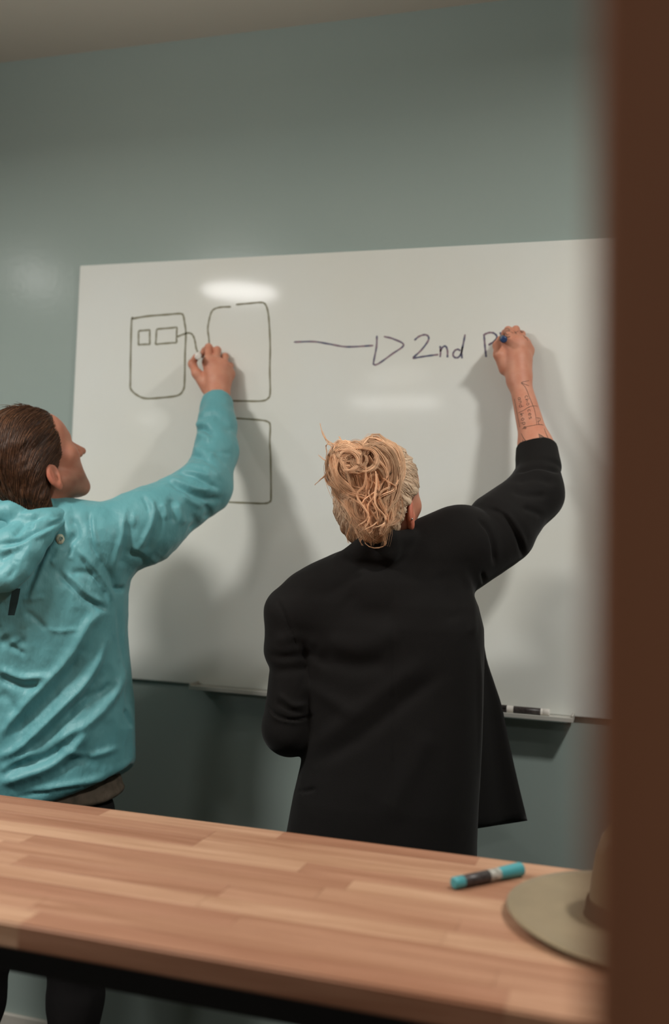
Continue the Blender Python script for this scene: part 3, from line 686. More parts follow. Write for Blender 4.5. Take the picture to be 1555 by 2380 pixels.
ML = [  # (points, half width px, height m)
 ([(248, 1420), (208, 1446), (169, 1516), (130, 1566), (86, 1610), (39, 1665), (0, 1712)], 11, .010), ([(188, 1520), (158, 1570), (115, 1622), (70, 1668), (25, 1705)], 16, -.009),
 ([(245, 1493), (216, 1561), (182, 1608), (130, 1660), (78, 1712), (39, 1743), (0, 1759)], 9, .010), ([(236, 1560), (205, 1612), (160, 1660), (110, 1710), (60, 1745)], 12, -.007),
 ([(287, 1566), (255, 1628), (214, 1673), (167, 1701), (125, 1730)], 10, .009), ([(270, 1585), (235, 1610), (190, 1630), (150, 1672)], 10, -.007),
 ([(208, 1686), (182, 1727), (146, 1759), (112, 1782), (65, 1800), (0, 1819)], 12, .011), ([(150, 1738), (105, 1765), (60, 1775), (10, 1790)], 11, -.008),
 ([(80, 1748), (40, 1770), (0, 1792)], 8, .006), ([(210, 1752), (170, 1770), (140, 1790)], 10, -.006), ([(270, 1740), (215, 1755), (160, 1748)], 7, .005),
 ([(308, 1768), (274, 1793), (222, 1814), (156, 1826), (90, 1838)], 8, .006), ([(303, 1780), (248, 1809), (169, 1830), (47, 1850)], 4, -.0045),
 ([(0, 1555), (30, 1568), (60, 1576), (112, 1570)], 8, .007), ([(0, 1572), (40, 1590), (70, 1596), (95, 1590)], 9, -.008), ([(0, 1610), (30, 1640), (40, 1660)], 12, -.005),
 ([(0, 1500), (30, 1478), (60, 1500)], 10, -.005), ([(10, 1462), (30, 1480), (40, 1495)], 12, .006), ([(25, 1498), (45, 1512), (58, 1520)], 5, -.005),
 ([(137, 1332), (160, 1352), (185, 1380), (216, 1402), (250, 1416)], 7, -.007), ([(150, 1332), (176, 1356), (205, 1384), (245, 1406)], 7, .006),
 ([(60, 1420), (85, 1440), (108, 1462)], 6, -.005), ([(50, 1392), (75, 1392), (105, 1388)], 5, .003), ([(110, 1462), (140, 1466), (180, 1462)], 4, .003),
 ([(180, 1274), (205, 1305), (228, 1335), (250, 1372), (262, 1400)], 7, .006), ([(188, 1294), (215, 1330), (235, 1362), (252, 1392)], 7, -.006), ([(165, 1332), (195, 1330), (222, 1340)], 7, -.004),
 ([(168, 1200), (174, 1220), (178, 1240), (165, 1262), (160, 1300)], 9, -.007), ([(172, 1262), (168, 1285), (160, 1302)], 7, .006), ([(140, 1270), (132, 1300), (118, 1312)], 9, .006),
 ([(118, 1245), (100, 1290), (80, 1340), (60, 1380)], 8, -.005), ([(128, 1258), (108, 1300), (90, 1345), (72, 1395)], 9, .006),
 ([(207, 1193), (209, 1220), (212, 1245), (216, 1270), (230, 1298)], 4, -.006), ([(216, 1200), (219, 1240), (228, 1270)], 5, .004), ([(230, 1298), (248, 1322), (262, 1350), (266, 1370)], 6, -.005),
 ([(296, 1178), (289, 1206), (284, 1246), (272, 1282), (266, 1320)], 6, .006), ([(302, 1210), (300, 1245), (292, 1285), (283, 1320)], 12, -.006), ([(310, 1196), (312, 1210), (306, 1225)], 6, .004),
 ([(348, 1160), (357, 1188), (353, 1217), (338, 1249), (324, 1274)], 6, .007), ([(330, 1155), (342, 1172), (346, 1190)], 4, -.005), ([(372, 1190), (366, 1225), (350, 1258), (338, 1285)], 9, -.006),
 ([(374, 1172), (382, 1190), (380, 1208)], 7, .006), ([(398, 1160), (402, 1190), (400, 1215)], 8, -.005), ([(410, 1172), (420, 1205), (430, 1215)], 8, .005),
 ([(300, 1285), (330, 1292), (345, 1305)], 9, -.006), ([(310, 1270), (335, 1290), (352, 1300), (372, 1310)], 6, .004),
 ([(392, 1120), (420, 1136), (450, 1150), (480, 1160), (512, 1158)], 7, -.007), ([(390, 1112), (420, 1124), (452, 1136), (490, 1140)], 6, .006), ([(420, 1150), (445, 1166), (470, 1178)], 6, .005),
 ([(412, 1100), (445, 1106), (475, 1120), (506, 1136)], 5, -.006), ([(414, 1094), (450, 1098), (490, 1108)], 5, .004), ([(420, 1076), (450, 1082), (486, 1092), (512, 1112)], 6, .004),
 ([(433, 1064), (452, 1060), (470, 1064), (490, 1078)], 4, -.006), ([(436, 1050), (462, 1046), (500, 1062)], 8, .005), ([(478, 1054), (510, 1050), (538, 1056)], 5, -.003),
 ([(452, 1009), (460, 1000), (474, 997), (492, 1008)], 5, -.009), ([(452, 1016), (466, 1012), (490, 1022)], 6, .006), ([(456, 992), (470, 984), (492, 986)], 7, .004),
 ([(464, 978), (478, 968), (496, 964), (508, 966)], 5, -.005), ([(500, 968), (520, 984), (538, 1006)], 8, -.003), ([(478, 1172), (484, 1190), (478, 1205)], 7, -.006), ([(446, 1195), (455, 1215), (440, 1232)], 7, -.005),
 ([(266, 1366), (276, 1369), (287, 1368)], 5, -.012), ([(272, 1400), (276, 1440), (284, 1500), (294, 1560), (300, 1640)], 5, -.004), ([(292, 1650), (300, 1670), (306, 1690)], 4, -.008)]
ML = [(p_, w_*1.12, a_*(1.3 if w_ > 6 else 1.1)) for p_, w_, a_ in ML]
lo, hi = bbox([mShL+np.array([-.12, 0, 0]), mShR, mElR, cuffB, hem[1], mWrL], .13); lo[2] = hem[1][2]-.09
jk = cloth('jacket', m_jacket, lo, hi, .0042, M['jacket'], man, ML, .0048, (12, 12, 8), 2)
# hood lying on the back
hp = [W(x, y, z) for x, y, z in ((168, 1199, 2.345), (122, 1216, 2.30), (98, 1247, 2.272), (73, 1287, 2.25), (48, 1322, 2.235), (18, 1346, 2.228), (-40, 1360, 2.22), (-120, 1300, 2.22), (-110, 1215, 2.29))]
def m_hood(P):
    d = chain(P, hp, [.010, .015, .020, .022, .022, .024, .026, .028, .02], .02)
    d = smin(d, chain(P, [W(165, 1190, 2.375), W(100, 1180, 2.345), W(30, 1192, 2.315), W(-60, 1195, 2.30)], [.016, .022, .026, .026], .02), .03)
    d = smin(d, chain(P, [W(145, 1203, 2.345), W(82, 1226, 2.305), W(36, 1268, 2.275), W(-30, 1290, 2.265)], [.016, .028, .040, .04], .03), .025)
    d = smin(d, chain(P, [W(72, 1262, 2.283), W(40, 1302, 2.262), W(-10, 1325, 2.255)], [.020, .028, .034], .03), .025)
    return d
HL = [([(172, 1194), (130, 1200), (90, 1204), (40, 1216)], 6, -.005), ([(150, 1190), (100, 1188), (40, 1200)], 7, .005), ([(160, 1200), (118, 1222), (80, 1240), (50, 1258), (0, 1266)], 6, -.008), ([(130, 1224), (95, 1242), (60, 1262), (30, 1276), (0, 1282)], 7, .006),
 ([(60, 1214), (48, 1232), (34, 1246)], 7, -.006), ([(92, 1200), (76, 1214), (70, 1230)], 6, -.004), ([(116, 1206), (92, 1212), (80, 1226)], 7, .004), ([(30, 1282), (12, 1294), (0, 1300)], 7, -.006), ([(78, 1256), (58, 1290), (30, 1318)], 10, .004), ([(40, 1300), (32, 1326), (18, 1344)], 7, -.004)]
lo, hi = bbox(hp+[W(165, 1190, 2.375)], .06)
cloth('hood', m_hood, lo, hi, .0034, M['jacket'], man, HL, .002, (16, 16, 12), 2)
# drawcord tab under the hood, badge
bvj = BVHTree.FromObject(jk, bpy.context.evaluated_depsgraph_get()) if False else None
def cast(ob, px, py, off=.0008):
    d = ray(px, py); d = d/np.linalg.norm(d); mi = ob.matrix_world.inverted()
    ok, loc, n, i = ob.ray_cast(mi @ Vector(CC), (mi.to_3x3() @ Vector(d)).normalized())
    if not ok: return None, None
    loc = np.array(ob.matrix_world @ loc); n = np.array(ob.matrix_world.to_3x3() @ n); return loc+n*off, n
bpy.context.view_layer.update()
def patch(name, ob, poly_px, mtl, parent, off=.001, thick=.0008):
    """flat sewn-on piece that follows the surface under it"""
    cpx = np.mean(poly_px, 0); pts = []; ns = []
    for x, y in [tuple(cpx)]+list(poly_px):
        p, n = cast(ob, x, y, off)
        if p is None: return None
        pts.append(p); ns.append(n)
    k = len(poly_px); nn = np.mean(ns, 0); nn /= np.linalg.norm(nn)
    V = pts+[p-nn*thick*2 for p in pts]; F = []
    for i in range(k):
        a, b = 1+i, 1+(i+1) % k; F += [(0, b, a) , (a, b, b+k+1, a+k+1)]
    o = mk(name, V, F, mtl, None, True); adopt(o, parent); return o
circ = [(140+10*math.cos(a)*(1+.03*math.cos(6*a)), 1253+12*math.sin(a)*(1+.03*math.cos(6*a))) for a in np.linspace(0, 2*math.pi, 24, endpoint=False)]
bg = patch('badge', jk, circ, M['badge'], man, .0014)
def surf_lines(name, ob, strokes, r, mtl, parent, off=.0006):
    paths = []
    for s in strokes:
        s = np.array(s, float); s2 = spline(s, 5*len(s)) if len(s) > 2 else np.linspace(s[0], s[1], 8); pp = []
        for x, y in s2:
            p, n = cast(ob, x, y, off)
            if p is not None: pp.append(p)
        if len(pp) > 2: paths.append(np.array(pp))
    if not paths: return None
    v, f, t = tubes(paths, r, 4, .7); o = mk(name, v, f, mtl, None, True); adopt(o, parent); return o
surf_lines('badge_mark', jk, [[(136, 1259), (139, 1253), (141, 1247)], [(141, 1247), (142, 1254), (143, 1258)], [(139, 1250), (145, 1249), (146, 1253), (139, 1256)]], .0010, M['badge_ink'], man, .0030)
tp = [W(38, 1368, 2.226), W(32, 1400, 2.232), W(26, 1430, 2.24)]
V = []; F = []
for k, p in enumerate(tp):
    w = (.0085, .0088, .007)[k]; V += [p+CR*w-CF*.001, p-CR*w-CF*.001, p-CR*w+CF*.002, p+CR*w+CF*.002]
for k in range(2):
    for i in range(4): F.append((4*k+i, 4*k+(i+1) % 4, 4*k+4+(i+1) % 4, 4*k+4+i))
F += [(3, 2, 1, 0), (8, 9, 10, 11)]; adopt(mk('hood_tab', V, F, M['strap'], None), man)
# shirt tail, trousers, shoes
mt = [W(75, y, 2.41)[2] for y in (1900, 1880, 1840, 1790)]
shn = hn
SL = [([(300, 1812), (272, 1840), (240, 1858), (190, 1868)], 6, .007), ([(296, 1834), (268, 1856), (230, 1872)], 5, -.005), ([(302, 1846), (270, 1870), (235, 1884)], 5, .005)]
def m_shirt(P):
    d = loft(P, np.array(mt), np.full(4, cxs[2][0]), np.full(4, cxs[2][1]), np.array([.205, .228, .236, .22]), np.array([.125, .138, .142, .13]), 2.4, (.94, .34), .012)
    return smax(d, (P-(hem[0]+np.array([0, 0, -.055])))@hn, .012)
lo, hi = bbox([W(75, 1910, 2.41), W(75, 1780, 2.41)], .27); lo[2] += .2; hi[2] -= .22
cloth('shirt', m_shirt, lo, hi, .005, M['shirt'], man, SL, .004, (16, 16, 16), 1)
ltr = legs(mhR, mhL, mfR, mfL, W(75, 1845, 2.41)[2])
lo, hi = bbox([mhR, mhL, mfR, mfL], .2); lo[2] = 0.02; cloth('trousers', ltr, lo, hi, .008, M['trousers'], man, (), .003, (12, 12, 8), 1)
for ft, an in ((mfR, .1), (mfL, -.15)):
    lo, hi = bbox([ft], .22); lo[2] = -.01; hi[2] = .18
    V, Q = surfnet(shoe_sdf(ft, an), lo, hi, .006, 1); adopt(mk('shoe', V, Q, M['shoe'], None, True), man)
# the marker in his hand, seen end-on: white barrel pointing at the lens
tipm = wall_at(463, 822, BY+.001); basem = W(460, 829, (tipm-CC)@CF-.122)
marker('dry_erase_marker', 'white marker seen end-on between thumb and finger of the man in teal', None, basem, tipm, .0088, M['white_plastic'], M['white_plastic'], M['white_plastic'], None, False)
# ------------------------------------------------------------------ woman in the black blazer
WZ = 2.22
wfoot = W(900, 1990, WZ); wfoot[2] = 0
wom = empty('person', wfoot, 'blond person with messy tied hair in an oversized black blazer writing high on the whiteboard', 'person')
wC = W(888, 1176, 2.20); wA = axes(888, 1176, (.50, .10, .86), (-.06, .985, -.10))
whd = inlocal(wC, wA, lambda p: head_sdf(p*1.02, 1, -.018)/1.02)
wn0, wn1 = W(900, 1205, 2.21), W(895, 1330, 2.22)
wShR, wElR, wWrR = W(1058, 1262, 2.22), W(1256, 1140, 2.335), W(1207, 884, 2.475)
wShL, wElL = W(668, 1425, 2.19), W(676, 1700, 2.20); wWrL = W(770, 1690, 2.42)
whR, whL = W(975, 2010, WZ), W(815, 2010, WZ)
wfR = np.array([whR[0]+.03, whR[1], 0]); wfL = np.array([whL[0]-.03, whL[1]-.02, 0])
zz = 2.572
G = lambda px, py, off: W(px, py, zz-off*1.02)
w_mcp = [G(1184, 797, .078), G(1200, 792, .082), G(1215, 799, .076), G(1228, 815, .062)]
w_pip = [G(1181, 767, .054), G(1199, 766, .052), G(1213, 777, .046), G(1226, 796, .038)]
w_dip = [G(1173, 773, .030), G(1190, 772, .028), G(1206, 784, .024), G(1219, 803, .022)]
w_tip = [G(1168, 786, .030), G(1181, 790, .027), G(1197, 796, .025), G(1210, 812, .023)]
w_th = [G(1176, 856, .076), G(1159, 824, .080), G(1156, 803, .066), G(1163, 788, .046)]
whand = hand_sdf(wWrR, w_mcp, w_pip, w_dip, w_tip, w_th, .0082)
def wo_head(P): return smin(whd(P), cone(P, wn0, wn1, .048, .060), .03)
def wo_arm(P): return smin(chain(P, [wElR, W(1246, 1040, 2.39), wWrR], [.040, .0365, .0255], .03), whand(P), .02)
wxc, wyc = W(900, 1600, WZ)[0], W(900, 1600, WZ)[1]
def wo_core(P):
    d = loft(P, np.array([.78, .95, 1.08, 1.22, 1.34]), np.full(5, wxc), np.full(5, wyc), np.array([.16, .135, .14, .155, .12]), np.array([.105, .09, .09, .10, .07]), 2.2, (.985, .17), .06)
    d = smin(d, chain(P, [wShL, wn1, wShR], [.04, .055, .05], .05), .06)
    d = smin(d, chain(P, [wShR, wElR], [.045, .038]), .03); d = smin(d, chain(P, [wShL, wElL, wWrL], [.036, .034, .026]), .03)
    for h, ft in ((whR, wfR), (whL, wfL)): d = smin(d, chain(P, [h+np.array([0, 0, .08]), (h+ft)/2+np.array([0, .025, 0]), ft+np.array([0, 0, .09])], [.075, .046, .032]), .04)
    return d
pieces = []
lo, hi = bbox([wC, wn1], .16); pc = surfnet(wo_head, lo, hi, .0028)
lv = (pc[0]-wC)@wA; er = np.clip((np.abs(lv[:, 0])-.073)/.008, 0, 1)*(lv[:, 2] < .03)
pieces.append((*pc, np.stack([1+.0*er, 1-.26*er, 1-.28*er], 1)*np.array([1.03, .97, .95])))
lo, hi = bbox([wWrR, wElR]+w_mcp+w_pip+w_tip+w_th, .06); pa = surfnet(wo_arm, lo, hi, .0021)
kn = np.clip((1.0-ln(pa[0]-wWrR)/.11), 0, 1); pieces.append((*pa, np.ones((len(pa[0]), 3))*np.array([1, .98, .97])))
lo, hi = bbox([wElR, wElL, wfR, wfL, wShR, wShL, wWrL], .13); lo[2] = 0; pb = surfnet(wo_core, lo, hi, .009); pieces.append((*pb, np.ones((len(pb[0]), 3))))
fx = np.array([.25, .95, .05]); fx /= np.linalg.norm(fx); up = np.array([0, -.05, 1.0])
lh2 = relaxed_hand(wWrL, fx, np.array([0, .05, -1.]), np.array([.95, -.25, .15]))
lo, hi = bbox([wWrL, wWrL+fx*.14], .09); pd = surfnet(lambda P: smin(lh2(P), cone(P, wElL*.3+wWrL*.7, wWrL, .03, .026), .02), lo, hi, .0035); pieces.append((*pd, np.ones((len(pd[0]), 3))))
wbody = join_body('body', pieces, M['skin'], wom)
for s in (-1, 1):
    ec = wC+wA@np.array([.0304*s, .074, .0157]); bm = bmesh.new(); bmesh.ops.create_uvsphere(bm, u_segments=16, v_segments=10, radius=.0116)
    me = bpy.data.meshes.new('eye'); bm.to_mesh(me); bm.free(); me.materials.append(M['eye']); o = bpy.data.objects.new('eye', me); COL.objects.link(o); o.location = ec; adopt(o, wom)
bpy.context.view_layer.update()
# tattoos follow the skin: fine outlines, two lines of lettering, a dark leaf, finger marks
T_ = []
A4 = lambda *q: [(1080+x*.16077, 720+y*.16077) for x, y in q]
T_ += [A4((930, 1025), (880, 1035), (820, 1055), (870, 1110), (905, 1180), (930, 1250), (985, 1380), (1010, 1450), (1030, 1560), (1045, 1670)), A4((820, 1055), (880, 1080), (930, 1100)),
       A4((780, 1490), (860, 1450), (930, 1405), (1000, 1390), (1050, 1395)), A4((830, 1725), (900, 1690), (980, 1675), (1060, 1660), (1140, 1668)),
       A4((820, 1790), (850, 1850), (890, 1900), (930, 1945)), A4((840, 1880), (855, 1940), (865, 1985)), A4((720, 1290), (745, 1420), (770, 1560), (800, 1700))]
def glyph(cx, cy, kind, s=1.0):     # letters read down the arm
    k = {'o': [(-12, 0), (0, 13), (12, 0), (0, -13), (-12, 0)], 'c': [(9, 11), (-8, 11), (-12, 0), (-8, -11), (9, -11)], 'i': [(0, -12), (0, 12)], 'h': [(-12, -22), (-12, 12), (-3, -4), (8, -2), (9, 12)], 'e': [(-11, 0), (11, 0), (6, -11), (-8, -9), (-11, 4), (0, 13), (10, 9)],
         's': [(10, -10), (-6, -10), (-8, -2), (8, 3), (7, 12), (-10, 11)], 'a': [(10, -11), (-8, -8), (-10, 8), (8, 8), (10, -11), (11, 13)], 'n': [(-10, 12), (-10, -11), (0, -11), (9, -5), (9, 12)], 'd': [(9, -24), (9, 12), (-8, 11), (-10, -4), (8, -6)], 'p': [(-10, 26), (-10, -11), (8, -9), (9, 6), (-9, 9)], 'k': [(-9, -22), (-9, 12), (9, -9), (-8, 0), (10, 12)]}[kind]
    ca, sa = math.cos(1.33), math.sin(1.33)
    return A4(*[(cx+s*1.5*(x*ca-y*sa), cy+s*1.5*(x*sa+y*ca)) for x, y in k])
for i, ch in enumerate('choices'): T_.append(glyph(893+i*9.5, 1262+i*50, ch))
for i, ch in enumerate('and'): T_.append(glyph(790+i*11, 1285+i*52, ch))
for i, ch in enumerate('hope'): T_.append(glyph(825+i*15, 1520+i*62, ch))
for k in range(7): T_.append(A4((1070+k*14, 1790+k*9), (1085+k*15, 1850+k*12), (1120+k*14, 1905+k*4)))
T_ += [A4((1070, 1800), (1130, 1830), (1200, 1910)), A4((1150, 1720), (1180, 1800), (1225, 1890)), A4((1040, 1560), (1090, 1570), (1080, 1610), (1050, 1620)), A4((1060, 1560), (1070, 1650), (1120, 1660))]
# small marks on the finger backs, a few short strokes each
H4 = lambda *q: [(1140+x*.07717, 740+y*.07717) for x, y in q]
T_ += [H4((440, 330), (500, 300), (570, 330), (540, 390), (460, 370)), H4((500, 340), (560, 370), (590, 400)), H4((440, 420), (470, 470), (520, 500), (560, 470)), H4((450, 540), (520, 560), (590, 540)), H4((450, 560), (530, 570), (600, 555)),
       H4((620, 400), (650, 430), (690, 440)), H4((730, 390), (760, 440), (790, 470)), H4((740, 440), (790, 410), (840, 380)), H4((900, 380), (940, 420), (1000, 410)), H4((920, 360), (950, 430), (980, 380)), H4((990, 510), (1030, 560), (1080, 600), (1130, 680)), H4((1010, 540), (1060, 600))]
tt = surf_lines('tattoo', wbody, T_, .00062, M['tattoo'], wom, .0002)
if tt: tt['kind'] = 'stuff'
# ring on the hand and ear studs
for px, py in ((946, 1191), (957, 1206)):
    p, n = cast(wbody, px, py, .001)
    if p is not None:
        bm = bmesh.new(); bmesh.ops.create_icosphere(bm, subdivisions=2, radius=.0024); me = bpy.data.meshes.new('earring'); bm.to_mesh(me); bm.free(); me.materials.append(M['metal'])
        o = bpy.data.objects.new('earring', me); COL.objects.link(o); o.location = p; adopt(o, wom)

# blazer
wcols = [(1300, 895, 150), (1350, 892, 190), (1400, 892, 212), (1450, 895, 222), (1500, 900, 219), (1600, 912, 209), (1700, 918, 203), (1780, 914, 206), (1850, 906, 212), (1940, 900, 218), (2000, 898, 220), (2090, 896, 224)]
wzs = np.array([W(900, c[0], WZ)[2] for c in wcols])[::-1]; wcx = np.array([W(c[1], 1600, WZ)[:2] for c in wcols])[::-1]; whw = np.array([c[2]/FPX*WZ for c in wcols])[::-1]
wcA, wcB = W(1252, 1092, 2.362), W(1248, 1042, 2.395)
def w_blazer(P):
    d = loft(P, wzs, wcx[:, 0], wcx[:, 1], whw, np.array([.15, .15, .15, .15, .145, .14, .135, .135, .135, .13, .12, .10]), 2.6, (.985, .17), .04)
    d = smin(d, chain(P, [wShL, W(720, 1402, 2.20), W(880, 1350, 2.215), wShR], [.049, .056, .078, .074], .05), .05)
    # right sleeve in stepped sections, so that the creases step as cloth does
    d = smin(d, cone(P, W(1000, 1300, 2.22), W(1085, 1262, 2.225), .085, .078), .04)
    s1 = cone(P, W(1076, 1294, 2.23), W(1168, 1238, 2.265), .080, .073); s2 = cone(P, W(1166, 1222, 2.27), W(1243, 1146, 2.33), .081, .061)
    s3 = cone(P, W(1244, 1150, 2.33), wcA, .061, .050)
    d = smin(d, s1, .010); d = smin(d, smin(s2, s3, .03), .006)
    ax = (wcB-wcA)/np.linalg.norm(wcB-wcA)
    cf = smax(cone(P, wcA-ax*.012, wcB+ax*.02, .0545, .0475), (P-wcB)@ax-.004, .008); cf = smax(cf, -cone(P, wcB-ax*.01, wcB+ax*.06, .039, .041), .004)
    d = smin(d, smax(cf, -((P-wcA)@ax+.004), .006), .004)
    # left sleeve: upper arm, rolled band, elbow
    l1 = cone(P, W(669, 1420, 2.19), W(672, 1512, 2.19), .0495, .0535); l1 = smin(l1, cone(P, W(672, 1510, 2.19), W(678, 1560, 2.19), .0525, .044), .01)
    l2 = chain(P, [W(679, 1575, 2.19), W(677, 1640, 2.19)], [.052, .056], .02); l2 = smax(l2, P[:, 2]-W(680, 1550, 2.19)[2], .006)
    l3 = chain(P, [W(677, 1650, 2.195), W(674, 1692, 2.20), W(705, 1690, 2.32)], [.054, .055, .05], .03)
    l = smin(smin(l1, l2, .005), l3, .008)
    d = smin(d, l, .012)
    # collar standing round the neck
    c = chain(P, [W(800, 1300, 2.17), W(850, 1268, 2.125), W(905, 1256, 2.115), W(950, 1254, 2.16), W(972, 1268, 2.23)], [.018, .020, .021, .020, .016], .01)
    c = smin(c, chain(P, [W(840, 1288, 2.14), W(900, 1285, 2.12), W(952, 1282, 2.17)], [.024, .026, .022], .01), .012)
    d = smin(d, c, .012)
    return smax(d, -chain(P, [wn0, wn1*.6+wn0*.4], [.050, .052]), .004)
BLN = [([(1137, 1183), (1168, 1194), (1192, 1228), (1208, 1262), (1216, 1292)], 6, -.008), ([(1150, 1182), (1182, 1200), (1206, 1236), (1220, 1268)], 6, .005), ([(1113, 1208), (1135, 1232), (1146, 1265), (1150, 1310)], 5, -.008), ([(1120, 1330), (1126, 1350), (1134, 1364)], 4, -.005),
 ([(1190, 1140), (1225, 1150), (1270, 1152)], 8, -.005), ([(1200, 1120), (1240, 1110), (1290, 1122)], 9, -.005), ([(1205, 1098), (1250, 1086), (1302, 1098)], 4, -.006), ([(1215, 1180), (1245, 1190), (1262, 1200)], 7, -.005),
 ([(645, 1395), (662, 1430), (678, 1470), (692, 1508)], 3, -.004), ([(617, 1520), (660, 1528), (720, 1522), (760, 1545)], 10, -.005), ([(640, 1490), (690, 1480), (740, 1500)], 14, .004), ([(740, 1520), (820, 1548), (900, 1540)], 22, -.006), ([(760, 1490), (840, 1500), (930, 1470)], 26, .005),
 ([(700, 1590), (760, 1620), (820, 1660)], 18, .005), ([(650, 1615), (680, 1638), (712, 1638)], 6, .004), ([(645, 1630), (675, 1652), (705, 1656)], 5, -.004), ([(622, 1640), (640, 1662), (680, 1674), (730, 1662)], 3, -.006), ([(622, 1648), (645, 1670), (690, 1680)], 4, .003),
 ([(720, 1740), (800, 1680), (900, 1600), (980, 1540)], 20, .005), ([(740, 1770), (830, 1720), (930, 1640), (1020, 1570)], 18, -.005), ([(780, 1290), (840, 1316), (910, 1312), (970, 1290)], 16, -.003), ([(800, 1385), (850, 1420), (920, 1420)], 30, -.005), ([(1020, 1330), (1040, 1380), (1060, 1450)], 24, -.004), ([(1080, 1330), (1095, 1400), (1100, 1480)], 10, .005),
 ([(692, 1838), (712, 1838), (732, 1834)], 3, -.006), ([(915, 1330), (914, 1500), (916, 1700), (916, 1900)], 2.5, -.0025), ([(1000, 1700), (950, 1800), (900, 1900)], 26, .004), ([(1112, 1510), (1116, 1700), (1116, 1960)], 5, .005)]
lo, hi = bbox([wShL, wShR, wElR, wcB, wElL, W(896, 2090, WZ)], .20); lo[2] = wzs[0]-.02; hi[2] = wcB[2]+.06
bz = cloth('blazer', w_blazer, lo, hi, .0042, M['blazer'], wom, BLN, .0018, (8, 8, 5), 1)
# front panel swinging out on the right
ed = [(1122, 1480), (1130, 1532), (1148, 1588), (1165, 1640), (1176, 1695), (1190, 1760), (1206, 1830), (1225, 1907)]
V = []; F = []; nr, nc = 24, 9
eds = spline(ed, nr)
for i in range(nr):
    t = i/(nr-1); ox, oy = eds[i]
    for j in range(nc):
        s = j/(nc-1); x0 = 1096; y0 = oy+(20*t if i > 0 else 0)*(1-s)
        x = x0+(ox-x0)*s; V.append(W(x, y0, 2.26+.13*s*t**.5+.02*math.sin(3.4*s+1)*t+.008*math.sin(9*s+2)*t))
for i in range(nr-1):
    for j in range(nc-1): a = i*nc+j; F.append((a, a+1, a+nc+1, a+nc))
fp = mk('front_panel', V, F, M['blazer'], None, True); adopt(fp, wom)
md = fp.modifiers.new('s', 'SOLIDIFY'); md.thickness = .004; md.offset = 0
ltw = legs(whR, whL, wfR, wfL, W(900, 1900, WZ)[2])
lo, hi = bbox([whR, whL, wfR, wfL], .2); lo[2] = .02; cloth('trousers', ltw, lo, hi, .008, M['trousers'], wom, (), .003, (12, 12, 8), 1)
for ft, an in ((wfR, .12), (wfL, -.12)):
    lo, hi = bbox([ft], .22); lo[2] = -.01; hi[2] = .18
    V, Q = surfnet(shoe_sdf(ft, an), lo, hi, .006, 1); adopt(mk('shoe', V, Q, M['shoe'], None, True), wom)

# hair: smooth pulled-back cap, a messy knot and a loose hanging tail
WHZ = np.array([-.20, -.11, -.07, -.045, -.025, .0, .02, .03, .05, .075, .10, .13, .15]); WHY = np.array([-.055, -.046, -.042, -.036, -.030, -.026, .010, .026, .040, .054, .064, .074, .08])
def w_cap_l(p):
    d = ell(p, (0, -.018, .047), (.088, .108, .101)); d = smin(d, ell(p, (-.006, -.050, -.012), (.074, .062, .058)), .04); d = smin(d, ell(p, (.002, -.050, -.052), (.044, .040, .036)), .03)
    d = smax(d, (p[:, 1]-np.interp(p[:, 2], WHZ, WHY))*.75, .008)
    q = np.abs(p[:, 0]); e = ell(np.stack([q, p[:, 1], p[:, 2]], 1), (.086, -.002, -.018), (.02, .020, .032)); return smax(d, -e, .008)
bunc = W(838, 1088, 2.085)
def w_cap(P): return w_cap_l((P-wC)@wA)
lo, hi = bbox([wC], .19); V, Q = surfnet(w_cap, lo, hi, .0032, 2); N = vnorm(V, Q)
u = V-bunc; R3, U3, F3 = vbasis(850, 1100)
ang = np.arctan2(u@U3, u@R3); V = V+N*(noise(np.stack([ang*16, ln(u)*14, 0*ang], 1))*.0032+noise(np.stack([ang*45, ln(u)*18, 0*ang+5], 1))*.0016)[:, None]
capt = np.array([.86, .86, .84])
hc = mk('hair', V, Q, M['blond_hair'], None, True, np.ones((len(V), 3))*capt); adopt(hc, wom)
bv = BVHTree.FromPolygons([Vector(v) for v in V], [tuple(map(int, q)) for q in Q])
paths = []; tint = []; rad = []
def add(p, r, t): paths.append(np.asarray(p)); rad.append(r); tint.append(t)
for i in RNG.choice(len(V), 5200):
    p = V[i].copy(); path = [p+N[i]*.0003]; k = 10; L_ = RNG.uniform(.04, .095); wob = RNG.normal(0, .12); lift = RNG.uniform(.0002, .0014)
    for s in range(k-1):
        v = bunc-p; v /= np.linalg.norm(v); v = v+np.cross(N[i], v)*wob+U3*.12; p = p+v*L_/k; q = bv.find_nearest(Vector(p))
        if q[0] is None: break
        p = np.array(q[0]); path.append(p+np.array(q[1])*(.0003+lift*math.sin((s+1)/k*3.1)))
    if len(path) > 4: add(path, RNG.uniform(.00025, .0006), np.array([.93, .91, .90])*RNG.uniform(.66, 1.12))
